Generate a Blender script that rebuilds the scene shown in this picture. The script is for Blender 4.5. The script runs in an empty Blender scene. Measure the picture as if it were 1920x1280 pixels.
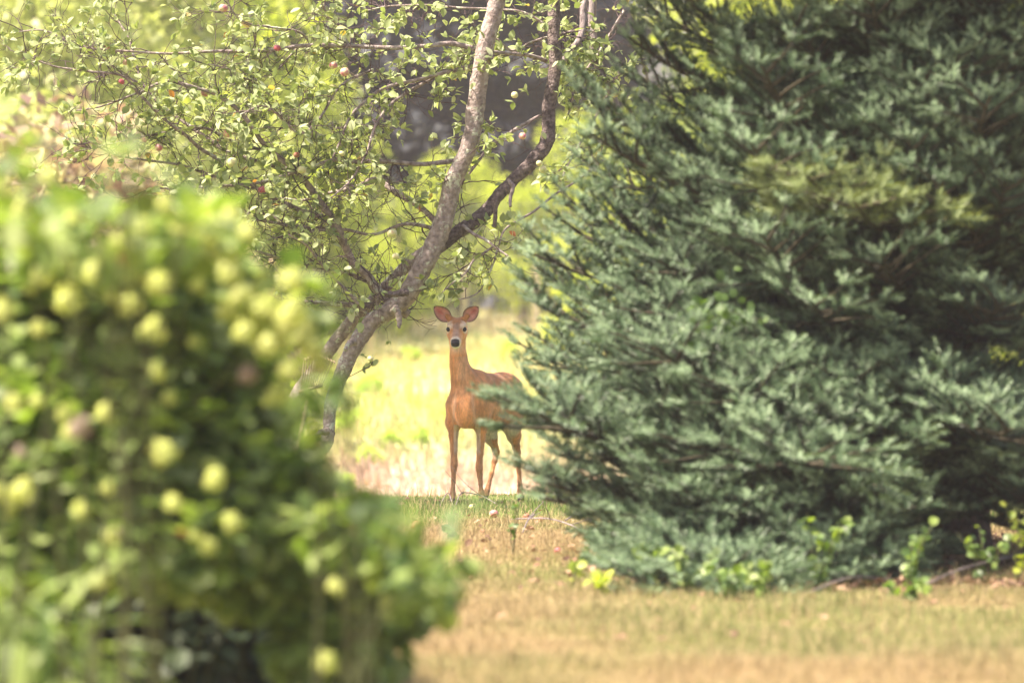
import bpy, math, random
import numpy as np
from mathutils import Vector, Matrix
rad = math.radians
random.seed(7)
C = bpy.context.scene.collection
scene = bpy.context.scene

# ------------------------------------------------------------------ camera
HORIZON = 547.0
FPX = 1920 * 200 / 36.0
CAMZ = 1.5
PITCH = math.atan((640 - HORIZON) / FPX)
cam_d = bpy.data.cameras.new('camera')
cam = bpy.data.objects.new('camera', cam_d); C.objects.link(cam)
cam.location = (0, 0, CAMZ)
cam.rotation_euler = (rad(90) - PITCH, 0, 0)
cam_d.lens = 200; cam_d.sensor_width = 36
cam_d.clip_start = 0.5; cam_d.clip_end = 2000
cam_d.dof.use_dof = True
cam_d.dof.focus_distance = 39.9
cam_d.dof.aperture_fstop = 2.35
scene.camera = cam
scene.render.resolution_x = 1024; scene.render.resolution_y = 682

# ------------------------------------------------------------------ world and sun
SUN_EL, SUN_AZ = 57.0, -106.0       # azimuth from +Y (away from the camera) towards +X
w = bpy.data.worlds.new("World"); scene.world = w; w.use_nodes = True
nt = w.node_tree; nt.nodes.clear()
sky = nt.nodes.new('ShaderNodeTexSky'); sky.sky_type = 'NISHITA'
sky.sun_disc = False; sky.sun_elevation = rad(SUN_EL); sky.sun_rotation = rad(SUN_AZ)
sky.dust_density = 4.0; sky.air_density = 1.0; sky.ozone_density = 0.6
bg = nt.nodes.new('ShaderNodeBackground'); bg.inputs[1].default_value = 0.10
wo = nt.nodes.new('ShaderNodeOutputWorld')
nt.links.new(sky.outputs[0], bg.inputs[0]); nt.links.new(bg.outputs[0], wo.inputs[0])
sl = bpy.data.lights.new('sun', 'SUN'); sl.energy = 5.0; sl.angle = rad(1.5); sl.color = (1.0, 0.93, 0.80)
so = bpy.data.objects.new('sun', sl); C.objects.link(so)
sd = Vector((math.sin(rad(SUN_AZ)) * math.cos(rad(SUN_EL)), math.cos(rad(SUN_AZ)) * math.cos(rad(SUN_EL)), math.sin(rad(SUN_EL))))
so.rotation_euler = sd.to_track_quat('Z', 'Y').to_euler()
so.location = sd * 60

vs = scene.view_settings
vs.view_transform = 'Standard'; vs.look = 'None'; vs.gamma = 1.0
vs.exposure = 1.52
try:
    vs.use_white_balance = True; vs.white_balance_temperature = 6900; vs.white_balance_tint = 17
except Exception:
    pass
cy = scene.cycles
cy.use_denoising = True
cy.use_adaptive_sampling = True; cy.adaptive_threshold = 0.015
cy.max_bounces = 7; cy.diffuse_bounces = 4; cy.glossy_bounces = 2; cy.transmission_bounces = 5
cy.volume_bounces = 1; cy.transparent_max_bounces = 6
cy.caustics_reflective = False; cy.caustics_refractive = False
cy.sample_clamp_indirect = 6.0


def P(px, py, d):
    """point that stands d metres away along the view, seen at photo pixel (px, py)"""
    x = (px - 960) / FPX; y = (640 - py) / FPX
    c, s = math.cos(PITCH), math.sin(PITCH)
    fy, fz = c + y * s, -s + y * c
    k = d / fy
    return np.array([x * k, d, CAMZ + fz * k])


# ------------------------------------------------------------------ noise and terrain
def smooth(a, b, t):
    t = np.clip((t - a) / (b - a), 0, 1); return t * t * (3 - 2 * t)

_lat = np.random.RandomState(3).rand(64, 64)
def vnoise(x, y, s, o=0.0):
    x = np.asarray(x, float) / s + 17.3 + o * 7.7; y = np.asarray(y, float) / s + 5.1 + o * 3.1
    xi = np.floor(x).astype(int); yi = np.floor(y).astype(int)
    fx = x - xi; fy = y - yi; fx = fx * fx * (3 - 2 * fx); fy = fy * fy * (3 - 2 * fy)
    g = lambda a, b: _lat[a % 64, b % 64]
    return (g(xi, yi) * (1 - fx) + g(xi + 1, yi) * fx) * (1 - fy) + (g(xi, yi + 1) * (1 - fx) + g(xi + 1, yi + 1) * fx) * fy

def H(x, y):
    x = np.asarray(x, float); y = np.asarray(y, float)
    crest = 41.4 + 0.25 * np.sin(x * 1.3) + 0.12 * np.sin(x * 3.7 + 1)
    drop = -1.12 * smooth(crest, crest + 11, y)
    rise = np.where(y > 56, (y - 56) * 0.0435, 0.0) * smooth(56, 66, y)
    rise = np.where(y > 112, (112 - 56) * 0.0435 + (y - 112) * 0.03, rise)
    rise = np.minimum(rise, 9.0)
    n = (vnoise(x, y, 1.7) - 0.5) * 0.03 + (vnoise(x, y, 9.0, 2) - 0.5) * 0.25 * smooth(50, 70, y)
    return drop + rise + n


# ------------------------------------------------------------------ mesh helpers
class MB:
    def __init__(s):
        s.v = []; s.t = []; s.q = []; s.var = []; s.n = 0; s.tm = []; s.qm = []
    def add(s, v, tris=None, quads=None, var=0.5, m=0):
        v = np.asarray(v, float).reshape(-1, 3)
        if tris is not None and len(tris):
            tt = np.asarray(tris, int).reshape(-1, 3); s.t.append(tt + s.n); s.tm.append(np.full(len(tt), m))
        if quads is not None and len(quads):
            qq = np.asarray(quads, int).reshape(-1, 4); s.q.append(qq + s.n); s.qm.append(np.full(len(qq), m))
        s.v.append(v); s.n += len(v)
        s.var.append(np.broadcast_to(np.asarray(var, float), (len(v),)).copy())
    def build(s, name, mats, parent=None, smoothf=True, col=None, mesh_only=False):
        me = bpy.data.meshes.new(name)
        V = np.concatenate(s.v); T = np.concatenate(s.t) if s.t else np.zeros((0, 3), int)
        Q = np.concatenate(s.q) if s.q else np.zeros((0, 4), int)
        me.vertices.add(len(V)); me.vertices.foreach_set('co', V.ravel().astype(np.float32))
        loops = np.concatenate([T.ravel(), Q.ravel()])
        me.loops.add(len(loops)); me.loops.foreach_set('vertex_index', loops.astype(np.int32))
        npoly = len(T) + len(Q)
        st = np.concatenate([np.arange(len(T)) * 3, len(T) * 3 + np.arange(len(Q)) * 4])
        me.polygons.add(npoly); me.polygons.foreach_set('loop_start', st.astype(np.int32))
        if not isinstance(mats, (list, tuple)): mats = [mats]
        for m in mats: me.materials.append(m)
        if len(mats) > 1:
            mi = np.concatenate((s.tm or []) + (s.qm or []))
            me.polygons.foreach_set('material_index', mi.astype(np.int32))
        me.polygons.foreach_set('use_smooth', np.full(npoly, smoothf))
        a = me.attributes.new('var', 'FLOAT', 'POINT'); a.data.foreach_set('value', np.concatenate(s.var).astype(np.float32))
        if col is not None:
            a = me.attributes.new('col', 'FLOAT_COLOR', 'POINT')
            cc = np.ones((len(V), 4), np.float32); cc[:, :3] = col; a.data.foreach_set('color', cc.ravel())
        me.update(calc_edges=True)
        if mesh_only: return me
        return link(name, me, parent)

def link(name, data, parent=None, loc=None):
    o = bpy.data.objects.new(name, data); C.objects.link(o)
    if parent is not None: o.parent = parent
    if loc is not None: o.location = loc
    return o

def tag(o, label=None, cat=None, group=None, kind=None):
    if label: o['label'] = label
    if cat: o['category'] = cat
    if group: o['group'] = group
    if kind: o['kind'] = kind
    return o

def thing(name, label, cat, loc=(0, 0, 0), group=None, rz=0.0):
    o = link(name, None, None, loc); o.rotation_euler = (0, 0, rz); o.empty_display_size = 0.2
    return tag(o, label, cat, group)

def catmull(pts, n=6):
    p = np.asarray(pts, float)
    if len(p) < 3: 
        t = np.linspace(0, 1, n + 1)[:, None]; return p[0] * (1 - t) + p[-1] * t
    q = np.vstack([2 * p[0] - p[1], p, 2 * p[-1] - p[-2]]); out = []
    for i in range(len(p) - 1):
        a, b, c, d = q[i], q[i + 1], q[i + 2], q[i + 3]
        for k in range(n):
            t = k / n
            out.append(0.5 * (2 * b + (c - a) * t + (2 * a - 5 * b + 4 * c - d) * t * t + (3 * b - a - 3 * c + d) * t ** 3))
    out.append(p[-1]); return np.array(out)

def tube(mb, pts, radii, seg=8, var=0.5, m=0, knob=0.0, rng=None, cap=True):
    p = np.asarray(pts, float); r = np.broadcast_to(np.asarray(radii, float), (len(p),)).copy()
    d = np.gradient(p, axis=0); d /= np.linalg.norm(d, axis=1)[:, None] + 1e-12
    ref = np.array([0, 0, 1.0]) if abs(d[0][2]) < 0.9 else np.array([1.0, 0, 0])
    u = np.cross(d[0], ref); u /= np.linalg.norm(u)
    ang = np.linspace(0, 2 * np.pi, seg, endpoint=False)
    V = []
    for i in range(len(p)):
        u = u - d[i] * u.dot(d[i]); u /= np.linalg.norm(u) + 1e-12
        v = np.cross(d[i], u)
        rr = np.full(seg, r[i])
        if knob and rng is not None: rr = rr * (1 + knob * (rng.rand(seg) - 0.5))
        V.append(p[i] + (np.cos(ang) * rr)[:, None] * u + (np.sin(ang) * rr)[:, None] * v)
    V = np.concatenate(V); n = len(p)
    i = np.arange(n - 1)[:, None] * seg; j = np.arange(seg)[None, :]; j2 = (j + 1) % seg
    Q = np.stack([i + j, i + j2, i + seg + j2, i + seg + j], -1).reshape(-1, 4)
    T = None
    if cap:
        V = np.vstack([V, p[-1], p[0]]); e = (n - 1) * seg; k = np.arange(seg); k2 = (k + 1) % seg
        T = np.vstack([np.stack([e + k, e + k2, np.full(seg, n * seg)], 1), np.stack([k2, k, np.full(seg, n * seg + 1)], 1)])
    mb.add(V, T, Q, var, m)

def frames(dirs, ups):
    d = dirs / (np.linalg.norm(dirs, axis=1)[:, None] + 1e-9)
    s = np.cross(ups, d); s /= np.linalg.norm(s, axis=1)[:, None] + 1e-9
    n = np.cross(d, s)
    return np.stack([d, s, n], -1)      # columns: forward, side, normal

def scatter(mb, tv, tt, tq, pos, R, scale, var, m=0):
    """copy a small template (vertices tv, tris tt, quads tq) to many places inside one mesh"""
    n = len(pos)
    if n == 0: return
    sc = np.asarray(scale, float)
    sc = sc[:, None, None] if sc.ndim == 1 else sc[:, None, :]
    V = np.einsum('nij,nkj->nki', R, tv[None] * sc) + pos[:, None, :]
    k = len(tv); off = (np.arange(n) * k)[:, None, None]
    T = (np.asarray(tt)[None] + off).reshape(-1, 3) if tt is not None else None
    Q = (np.asarray(tq)[None] + off).reshape(-1, 4) if tq is not None else None
    mb.add(V.reshape(-1, 3), T, Q, np.repeat(var, k), m)

# leaf templates: length 1 along x
def leaf_template(w=0.55, fold=0.18, droop=0.15, blunt=0.0):
    xs = [0.0, 0.22, 0.5, 0.8, 1.0]; ws = [0.02, 0.72 + blunt * .2, 1.0, 0.62 + blunt * .3, 0.03]
    v = []
    for x, ww in zip(xs, ws):
        z = -droop * x * x
        v += [(x, 0, z), (x, ww * w / 2, z + fold * ww * w / 2), (x, -ww * w / 2, z + fold * ww * w / 2)]
    q = []
    for i in range(4):
        a = i * 3; b = a + 3
        q += [(a, b, b + 1, a + 1), (a, a + 2, b + 2, b)]
    return np.array(v, float), None, np.array(q)
LEAF = leaf_template(0.6, 0.25, 0.18)
LEAF_WIDE = leaf_template(0.85, 0.2, 0.2, 1)
LEAF_LONG = leaf_template(0.22, 0.3, 0.45)
QUADLEAF = (np.array([(0, 0, 0), (0.5, 0.36, 0.08), (1, 0, -0.06), (0.5, -0.36, 0.08)], float), None, np.array([(0, 1, 2, 3)]))
NEEDLE = (np.array([(0, 0.5, 0), (0, -0.5, 0), (1, 0, 0)], float), np.array([(0, 1, 2)]), None)

def rdirs(rng, n):
    d = rng.normal(size=(n, 3)); return d / np.linalg.norm(d, axis=1)[:, None]

# ------------------------------------------------------------------ materials
def new_mat(name):
    m = bpy.data.materials.new(name); m.use_nodes = True
    nt = m.node_tree; nt.nodes.clear()
    out = nt.nodes.new('ShaderNodeOutputMaterial')
    return m, nt, out

def ramp(nt, stops, fac):
    r = nt.nodes.new('ShaderNodeValToRGB'); e = r.color_ramp.elements
    while len(e) < len(stops): e.new(0.5)
    for el, (p, c) in zip(e, stops): el.position = p; el.color = (*c, 1)
    nt.links.new(fac, r.inputs[0]); return r.outputs[0]

def leaf_mat(name, stops, trans=0.4, tgain=(1.5, 1.7, 0.7), rough=0.5, objrand=0.0):
    m, nt, out = new_mat(name)
    at = nt.nodes.new('ShaderNodeAttribute'); at.attribute_name = 'var'
    fac = at.outputs['Fac']
    if objrand:
        oi = nt.nodes.new('ShaderNodeObjectInfo')
        mm = nt.nodes.new('ShaderNodeMath'); mm.operation = 'MULTIPLY_ADD'
        nt.links.new(oi.outputs['Random'], mm.inputs[0]); mm.inputs[1].default_value = objrand
        ad = nt.nodes.new('ShaderNodeMath'); ad.operation = 'SUBTRACT'
        nt.links.new(fac, ad.inputs[0]); ad.inputs[1].default_value = objrand / 2
        nt.links.new(ad.outputs[0], mm.inputs[2]); fac = mm.outputs[0]
    col = ramp(nt, stops, fac)
    p = nt.nodes.new('ShaderNodeBsdfPrincipled'); nt.links.new(col, p.inputs['Base Color'])
    p.inputs['Roughness'].default_value = rough
    tr = nt.nodes.new('ShaderNodeBsdfTranslucent')
    mu = nt.nodes.new('ShaderNodeMix'); mu.data_type = 'RGBA'; mu.blend_type = 'MULTIPLY'; mu.inputs['Factor'].default_value = 1
    nt.links.new(col, mu.inputs[6]); mu.inputs[7].default_value = (*tgain, 1); mu.clamp_result = False
    nt.links.new(mu.outputs[2], tr.inputs[0])
    mx = nt.nodes.new('ShaderNodeMixShader'); mx.inputs[0].default_value = trans
    nt.links.new(p.outputs[0], mx.inputs[1]); nt.links.new(tr.outputs[0], mx.inputs[2])
    nt.links.new(mx.outputs[0], out.inputs[0]); return m

def noise_mat(name, stops, scale=8.0, detail=6, rough=0.85, bump=0.3, bscale=None, stretch=(1, 1, 1), bdist=0.01, spec=0.3, second=None):
    m, nt, out = new_mat(name)
    tc = nt.nodes.new('ShaderNodeTexCoord'); mp = nt.nodes.new('ShaderNodeMapping')
    mp.inputs['Scale'].default_value = stretch; nt.links.new(tc.outputs['Object'], mp.inputs[0])
    nz = nt.nodes.new('ShaderNodeTexNoise'); nz.inputs['Scale'].default_value = scale; nz.inputs['Detail'].default_value = detail
    nt.links.new(mp.outputs[0], nz.inputs[0])
    col = ramp(nt, stops, nz.outputs['Fac'])
    if second:      # patches (lichen, blush): (scale, lo, hi, colour)
        n3 = nt.nodes.new('ShaderNodeTexNoise'); n3.inputs['Scale'].default_value = second[0]; n3.inputs['Detail'].default_value = 5
        n3.inputs['Roughness'].default_value = 0.7
        nt.links.new(tc.outputs['Object'], n3.inputs[0])
        rr = ramp(nt, [(second[1], (0, 0, 0)), (second[2], (1, 1, 1))], n3.outputs['Fac'])
        mx = nt.nodes.new('ShaderNodeMix'); mx.data_type = 'RGBA'
        nt.links.new(rr, mx.inputs['Factor']); nt.links.new(col, mx.inputs[6]); mx.inputs[7].default_value = (*second[3], 1)
        col = mx.outputs[2]
    p = nt.nodes.new('ShaderNodeBsdfPrincipled'); nt.links.new(col, p.inputs['Base Color'])
    p.inputs['Roughness'].default_value = rough; p.inputs['Specular IOR Level'].default_value = spec
    if bump:
        n2 = nt.nodes.new('ShaderNodeTexNoise'); n2.inputs['Scale'].default_value = bscale or scale * 3; n2.inputs['Detail'].default_value = 6
        nt.links.new(mp.outputs[0], n2.inputs[0])
        b = nt.nodes.new('ShaderNodeBump'); b.inputs['Strength'].default_value = bump; b.inputs['Distance'].default_value = bdist
        nt.links.new(n2.outputs['Fac'], b.inputs['Height']); nt.links.new(b.outputs[0], p.inputs['Normal'])
    nt.links.new(p.outputs[0], out.inputs[0]); return m

def col_mat(name, rough=0.9, trans=0.0, bump=0.0, bscale=300, stretch=(1, 1, 1), mottle=0.0, sheen=0.0):
    m, nt, out = new_mat(name)
    at = nt.nodes.new('ShaderNodeAttribute'); at.attribute_name = 'col'; col = at.outputs['Color']
    tc = nt.nodes.new('ShaderNodeTexCoord'); mp = nt.nodes.new('ShaderNodeMapping'); mp.inputs['Scale'].default_value = stretch
    nt.links.new(tc.outputs['Object'], mp.inputs[0])
    if mottle:
        nz = nt.nodes.new('ShaderNodeTexNoise'); nz.inputs['Scale'].default_value = bscale * 0.4; nz.inputs['Detail'].default_value = 5
        nt.links.new(mp.outputs[0], nz.inputs[0])
        a, b = 1 - mottle, 1 + mottle
        rr = ramp(nt, [(0.3, (a, a, a)), (0.7, (b, b, b))], nz.outputs['Fac'])
        mx = nt.nodes.new('ShaderNodeMix'); mx.data_type = 'RGBA'; mx.blend_type = 'MULTIPLY'; mx.inputs['Factor'].default_value = 1
        nt.links.new(col, mx.inputs[6]); nt.links.new(rr, mx.inputs[7]); col = mx.outputs[2]
    p = nt.nodes.new('ShaderNodeBsdfPrincipled'); nt.links.new(col, p.inputs['Base Color'])
    p.inputs['Roughness'].default_value = rough; p.inputs['Specular IOR Level'].default_value = 0.25
    if sheen:
        p.inputs['Sheen Weight'].default_value = sheen; p.inputs['Sheen Roughness'].default_value = 0.5
    if bump:
        nz = nt.nodes.new('ShaderNodeTexNoise'); nz.inputs['Scale'].default_value = bscale; nz.inputs['Detail'].default_value = 4
        nt.links.new(mp.outputs[0], nz.inputs[0])
        bb = nt.nodes.new('ShaderNodeBump'); bb.inputs['Strength'].default_value = bump; bb.inputs['Distance'].default_value = 0.006
        nt.links.new(nz.outputs['Fac'], bb.inputs['Height']); nt.links.new(bb.outputs[0], p.inputs['Normal'])
    last = p.outputs[0]
    if trans:
        tr = nt.nodes.new('ShaderNodeBsdfTranslucent'); nt.links.new(col, tr.inputs[0])
        mx = nt.nodes.new('ShaderNodeMixShader'); mx.inputs[0].default_value = trans
        nt.links.new(last, mx.inputs[1]); nt.links.new(tr.outputs[0], mx.inputs[2]); last = mx.outputs[0]
    nt.links.new(last, out.inputs[0]); return m

def gloss_mat(name, c, rough=0.2):
    m, nt, out = new_mat(name)
    p = nt.nodes.new('ShaderNodeBsdfPrincipled'); p.inputs['Base Color'].default_value = (*c, 1); p.inputs['Roughness'].default_value = rough
    nz = nt.nodes.new('ShaderNodeTexNoise'); nz.inputs['Scale'].default_value = 90
    b = nt.nodes.new('ShaderNodeBump'); b.inputs['Strength'].default_value = 0.15; b.inputs['Distance'].default_value = 0.002
    nt.links.new(nz.outputs['Fac'], b.inputs['Height']); nt.links.new(b.outputs[0], p.inputs['Normal'])
    nt.links.new(p.outputs[0], out.inputs[0]); return m

M = {}
M['bark'] = noise_mat('apple_bark', [(0.25, (.13, .10, .09)), (0.5, (.30, .245, .22)), (0.75, (.46, .40, .365))], 30, 8, 0.9, 0.8, 55, bdist=0.02, second=(13, 0.56, 0.62, (.52, .54, .42)))
M['dark_bark'] = noise_mat('rough_dark_bark', [(0.3, (.06, .045, .045)), (0.55, (.19, .15, .14)), (0.8, (.33, .27, .245))], 40, 8, 0.95, 1.0, 70, bdist=0.03)
M['dead_wood'] = noise_mat('dead_wood', [(0.3, (.13, .10, .10)), (0.7, (.36, .31, .29))], 12, 8, 0.9, 0.8, 30, stretch=(3, 3, .5), bdist=0.02)
M['twig'] = noise_mat('twig_bark', [(0.3, (.055, .035, .04)), (0.7, (.13, .09, .09))], 40, 3, 0.8, 0)
M['stem'] = noise_mat('shrub_stem', [(0.3, (.05, .06, .025)), (0.7, (.11, .12, .05))], 30, 3, 0.8, 0)
M['spruce_bark'] = noise_mat('spruce_bark', [(0.3, (.05, .04, .035)), (0.7, (.16, .12, .10))], 20, 6, 0.95, 0.8, 40, bdist=0.02)
M['spruce_twig'] = noise_mat('spruce_twig', [(0.3, (.05, .045, .03)), (0.7, (.10, .085, .055))], 40, 3, 0.9, 0)
M['apple_leaf'] = leaf_mat('apple_leaf', [(0.0, (.20, .26, .10)), (0.45, (.32, .39, .16)), (0.8, (.44, .50, .26)), (0.95, (.42, .46, .30)), (0.98, (.58, .40, .08)), (1.0, (.40, .14, .05))], 0.38, (1.2, 1.25, 0.65), 0.62)
M['needle'] = leaf_mat('spruce_needle', [(0.0, (.008, .016, .006)), (0.45, (.020, .042, .017)), (0.78, (.065, .125, .055)), (1.0, (.29, .41, .24))], 0.07, (1.2, 1.3, 0.6), 0.5, 0.12)  # inner needles near-black, so the dark gaps are partly painted in
M['needle_sunlit'] = leaf_mat('sunlit_spruce_needle', [(0.0, (.04, .055, .018)), (0.5, (.12, .16, .05)), (1.0, (.26, .34, .14))], 0.25, (1.3, 1.2, 0.5), 0.5, 0.1)  # yellow-green stands for sunlight on the boughs, painted into the needles
M['bush_leaf'] = leaf_mat('hydrangea_leaf', [(0.0, (.09, .15, .045)), (0.5, (.22, .31, .075)), (0.85, (.34, .43, .14)), (1.0, (.36, .42, .24))], 0.4, (1.3, 1.45, 0.5), 0.6)
M['shade_leaf'] = leaf_mat('shade_shrub_leaf', [(0.0, (.012, .022, .010)), (0.7, (.03, .055, .02)), (1.0, (.06, .09, .03))], 0.15, (1.2, 1.4, 0.5), 0.6)  # near-black leaf colour stands in for the shaded hollow under the bush
M['floret'] = leaf_mat('hydrangea_floret', [(0.0, (.40, .50, .12)), (0.5, (.62, .68, .22)), (1.0, (.80, .82, .40))], 0.45, (1.1, 1.1, 0.7), 0.7)
M['floret_dry'] = leaf_mat('dried_floret', [(0.0, (.28, .19, .14)), (0.5, (.42, .33, .27)), (1.0, (.52, .44, .36))], 0.3, (1.1, 1, 0.9), 0.8)
M['floret_red'] = leaf_mat('reddening_leaf', [(0.0, (.40, .06, .03)), (1.0, (.55, .16, .06))], 0.4, (1.2, 1, 0.6), 0.6)
M['weed_leaf'] = leaf_mat('weed_leaf', [(0.0, (.06, .12, .03)), (0.6, (.13, .22, .06)), (1.0, (.26, .36, .08))], 0.4, (1.3, 1.4, 0.45), 0.45)
M['yellow_leaf'] = leaf_mat('sunlit_weed_leaf', [(0.0, (.24, .34, .05)), (1.0, (.52, .58, .10))], 0.5, (1.3, 1.4, 0.4), 0.5)
M['litter'] = leaf_mat('dead_leaf', [(0.0, (.10, .05, .03)), (0.5, (.28, .16, .09)), (1.0, (.50, .34, .22))], 0.1, (1, 1, 1), 0.8)
M['bg_leaf_bright'] = leaf_mat('sunlit_tree_leaf', [(0.0, (.24, .30, .05)), (0.5, (.42, .48, .10)), (1.0, (.58, .60, .18))], 0.45, (1.4, 1.5, 0.5), 0.6)
M['bg_leaf_green'] = leaf_mat('green_tree_leaf', [(0.0, (.12, .18, .05)), (0.5, (.25, .33, .09)), (1.0, (.38, .44, .15))], 0.4, (1.4, 1.5, 0.5), 0.6)
M['bg_leaf_pale'] = leaf_mat('pale_tree_leaf', [(0.0, (.28, .32, .14)), (0.5, (.46, .50, .24)), (1.0, (.62, .62, .38))], 0.4, (1.3, 1.4, 0.6), 0.6)
M['bg_leaf_dark'] = leaf_mat('dark_conifer_needle', [(0.0, (.018, .022, .030)), (0.5, (.028, .034, .044)), (1.0, (.050, .058, .064))], 0.05, (1, 1, 1), 0.7)
M['bg_leaf_brown'] = leaf_mat('brown_shrub_leaf', [(0.0, (.20, .13, .10)), (0.5, (.34, .27, .19)), (0.65, (.42, .40, .22)), (1.0, (.46, .46, .22))], 0.3, (1.2, 1.1, .8), 0.7)
M['bg_weed'] = leaf_mat('meadow_weed_leaf', [(0.0, (.32, .46, .08)), (0.5, (.48, .60, .14)), (1.0, (.62, .70, .24))], 0.45, (1.3, 1.4, 0.6), 0.6)
M['apple'] = noise_mat('apple_skin', [(0.35, (.62, .60, .28)), (0.5, (.54, .28, .22)), (0.65, (.46, .13, .16))], 42, 3, 0.35, 0.05, 60, spec=0.5)
M['apple_green'] = noise_mat('green_apple_skin', [(0.4, (.52, .56, .24)), (0.6, (.64, .58, .30)), (0.75, (.60, .38, .22))], 42, 3, 0.35, 0.05, 60, spec=0.5)
M['apple_red'] = noise_mat('red_apple_skin', [(0.35, (.46, .10, .11)), (0.6, (.40, .07, .10)), (0.8, (.50, .28, .18))], 42, 3, 0.35, 0.05, 60, spec=0.5)
M['apple_rot'] = noise_mat('rotting_apple_skin', [(0.35, (.20, .09, .05)), (0.5, (.36, .18, .10)), (0.65, (.42, .12, .08))], 50, 4, 0.6, 0.3, 60, spec=0.4)
M['grass'] = col_mat('grass_blade', 0.7, 0.35)
M['ground'] = col_mat('ground', 0.95, 0, 0.5, 18, mottle=0.25)
M['fur'] = col_mat('deer_fur', 0.75, 0, 0.9, 150, stretch=(1, 1, .22), mottle=0.22, sheen=0.35)
M['wood'] = noise_mat('fence_wood', [(0.3, (.46, .38, .26)), (0.7, (.62, .54, .38))], 8, 5, 0.8, 0.3, 30, stretch=(3, 3, .4))
M['wire'] = noise_mat('fence_wire', [(0.3, (.20, .20, .22)), (0.7, (.30, .30, .32))], 8, 2, 0.5, 0)
M['rake'] = noise_mat('rake_wood', [(0.3, (.20, .14, .09)), (0.7, (.34, .25, .17))], 20, 3, 0.7, 0)

# ------------------------------------------------------------------ ground
def lawn_colour(x, y, rng=None):
    """grass greener and drier in patches, with an olive band towards the spruce"""
    n1 = vnoise(x, y, 1.1, 1); n2 = vnoise(x, y, 0.35, 4); n3 = vnoise(x, y, 3.0, 6)
    green = smooth(36.2, 37.8, y + (n1 - .5) * 2.2) * (1 - smooth(41.5, 44, y))
    green = np.maximum(green * (0.72 + 0.4 * n2), 0.55 * smooth(0.52, 0.75, n3 * .6 + n1 * .4) * (y < 34))
    olive = np.exp(-((y - 30.0) / 2.2) ** 2) * smooth(-1.2, .8, x) * 0.75 * (.6 + .6 * n2)
    green = np.clip(np.maximum(green, olive), 0, 1)
    dry = np.stack([.47 + .16 * (n2 - .5), .37 + .13 * (n2 - .5), .19 + .08 * (n2 - .5)], -1)
    pink = np.stack([.46 + 0 * n1, .375 + 0 * n1, .20 + 0 * n1], -1)
    dry = dry * (1 - n2[..., None] * .6) + pink * n2[..., None] * .6
    g = np.stack([.17 + .08 * n2, .28 + .08 * n2, .08 + 0 * n2], -1)
    c = dry * (1 - green[..., None]) + g * green[..., None]
    # field beyond the crest: bare pinkish dry ground, then yellow-green meadow
    f = smooth(43, 50, y)
    m1 = vnoise(x, y, 6, 8); m2 = vnoise(x, y, 2.2, 9)
    fp = np.stack([.60 + 0 * m1, .46 + 0 * m1, .35 + 0 * m1], -1)
    fy = np.stack([.36 + .30 * m1, .48 + .14 * m1, .14 + .20 * m2], -1)
    fpale = np.stack([.62 + 0 * m1, .56 + 0 * m1, .34 + 0 * m1], -1)
    a = smooth(64, 74, y + (m2 - .5) * 8)[..., None]
    fc = fp * (1 - a) + fy * a
    b = smooth(.45, .7, m1)[..., None] * smooth(85, 100, y)[..., None]
    fc = fc * (1 - b) + fpale * b
    return c * (1 - f[..., None]) + fc * f[..., None]

def make_ground():
    xs = np.concatenate([np.linspace(-60, -14, 20)[:-1], np.linspace(-14, 14, 141), np.linspace(14, 60, 20)[1:]])
    ys = np.concatenate([np.linspace(-8, 18, 20)[:-1], np.linspace(18, 48, 160)[:-1], np.linspace(48, 125, 120)[:-1], np.linspace(125, 200, 30)])
    X, Y = np.meshgrid(xs, ys, indexing='ij'); Z = H(X, Y)
    V = np.stack([X, Y, Z], -1).reshape(-1, 3); nx, ny = X.shape
    i = np.arange(nx - 1)[:, None] * ny; j = np.arange(ny - 1)[None, :]
    Q = np.stack([i + j, i + ny + j, i + ny + j + 1, i + j + 1], -1).reshape(-1, 4)
    mb = MB(); mb.add(V, None, Q)
    c = lawn_colour(V[:, 0], V[:, 1])
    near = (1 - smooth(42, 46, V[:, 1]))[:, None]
    c = c * (1 - near) + (c * 0.5 * np.array([1, .9, .8])) * near        # thatch and soil below the blades, darkened to paint shaded gaps
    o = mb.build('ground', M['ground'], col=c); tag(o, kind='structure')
make_ground()

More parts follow.
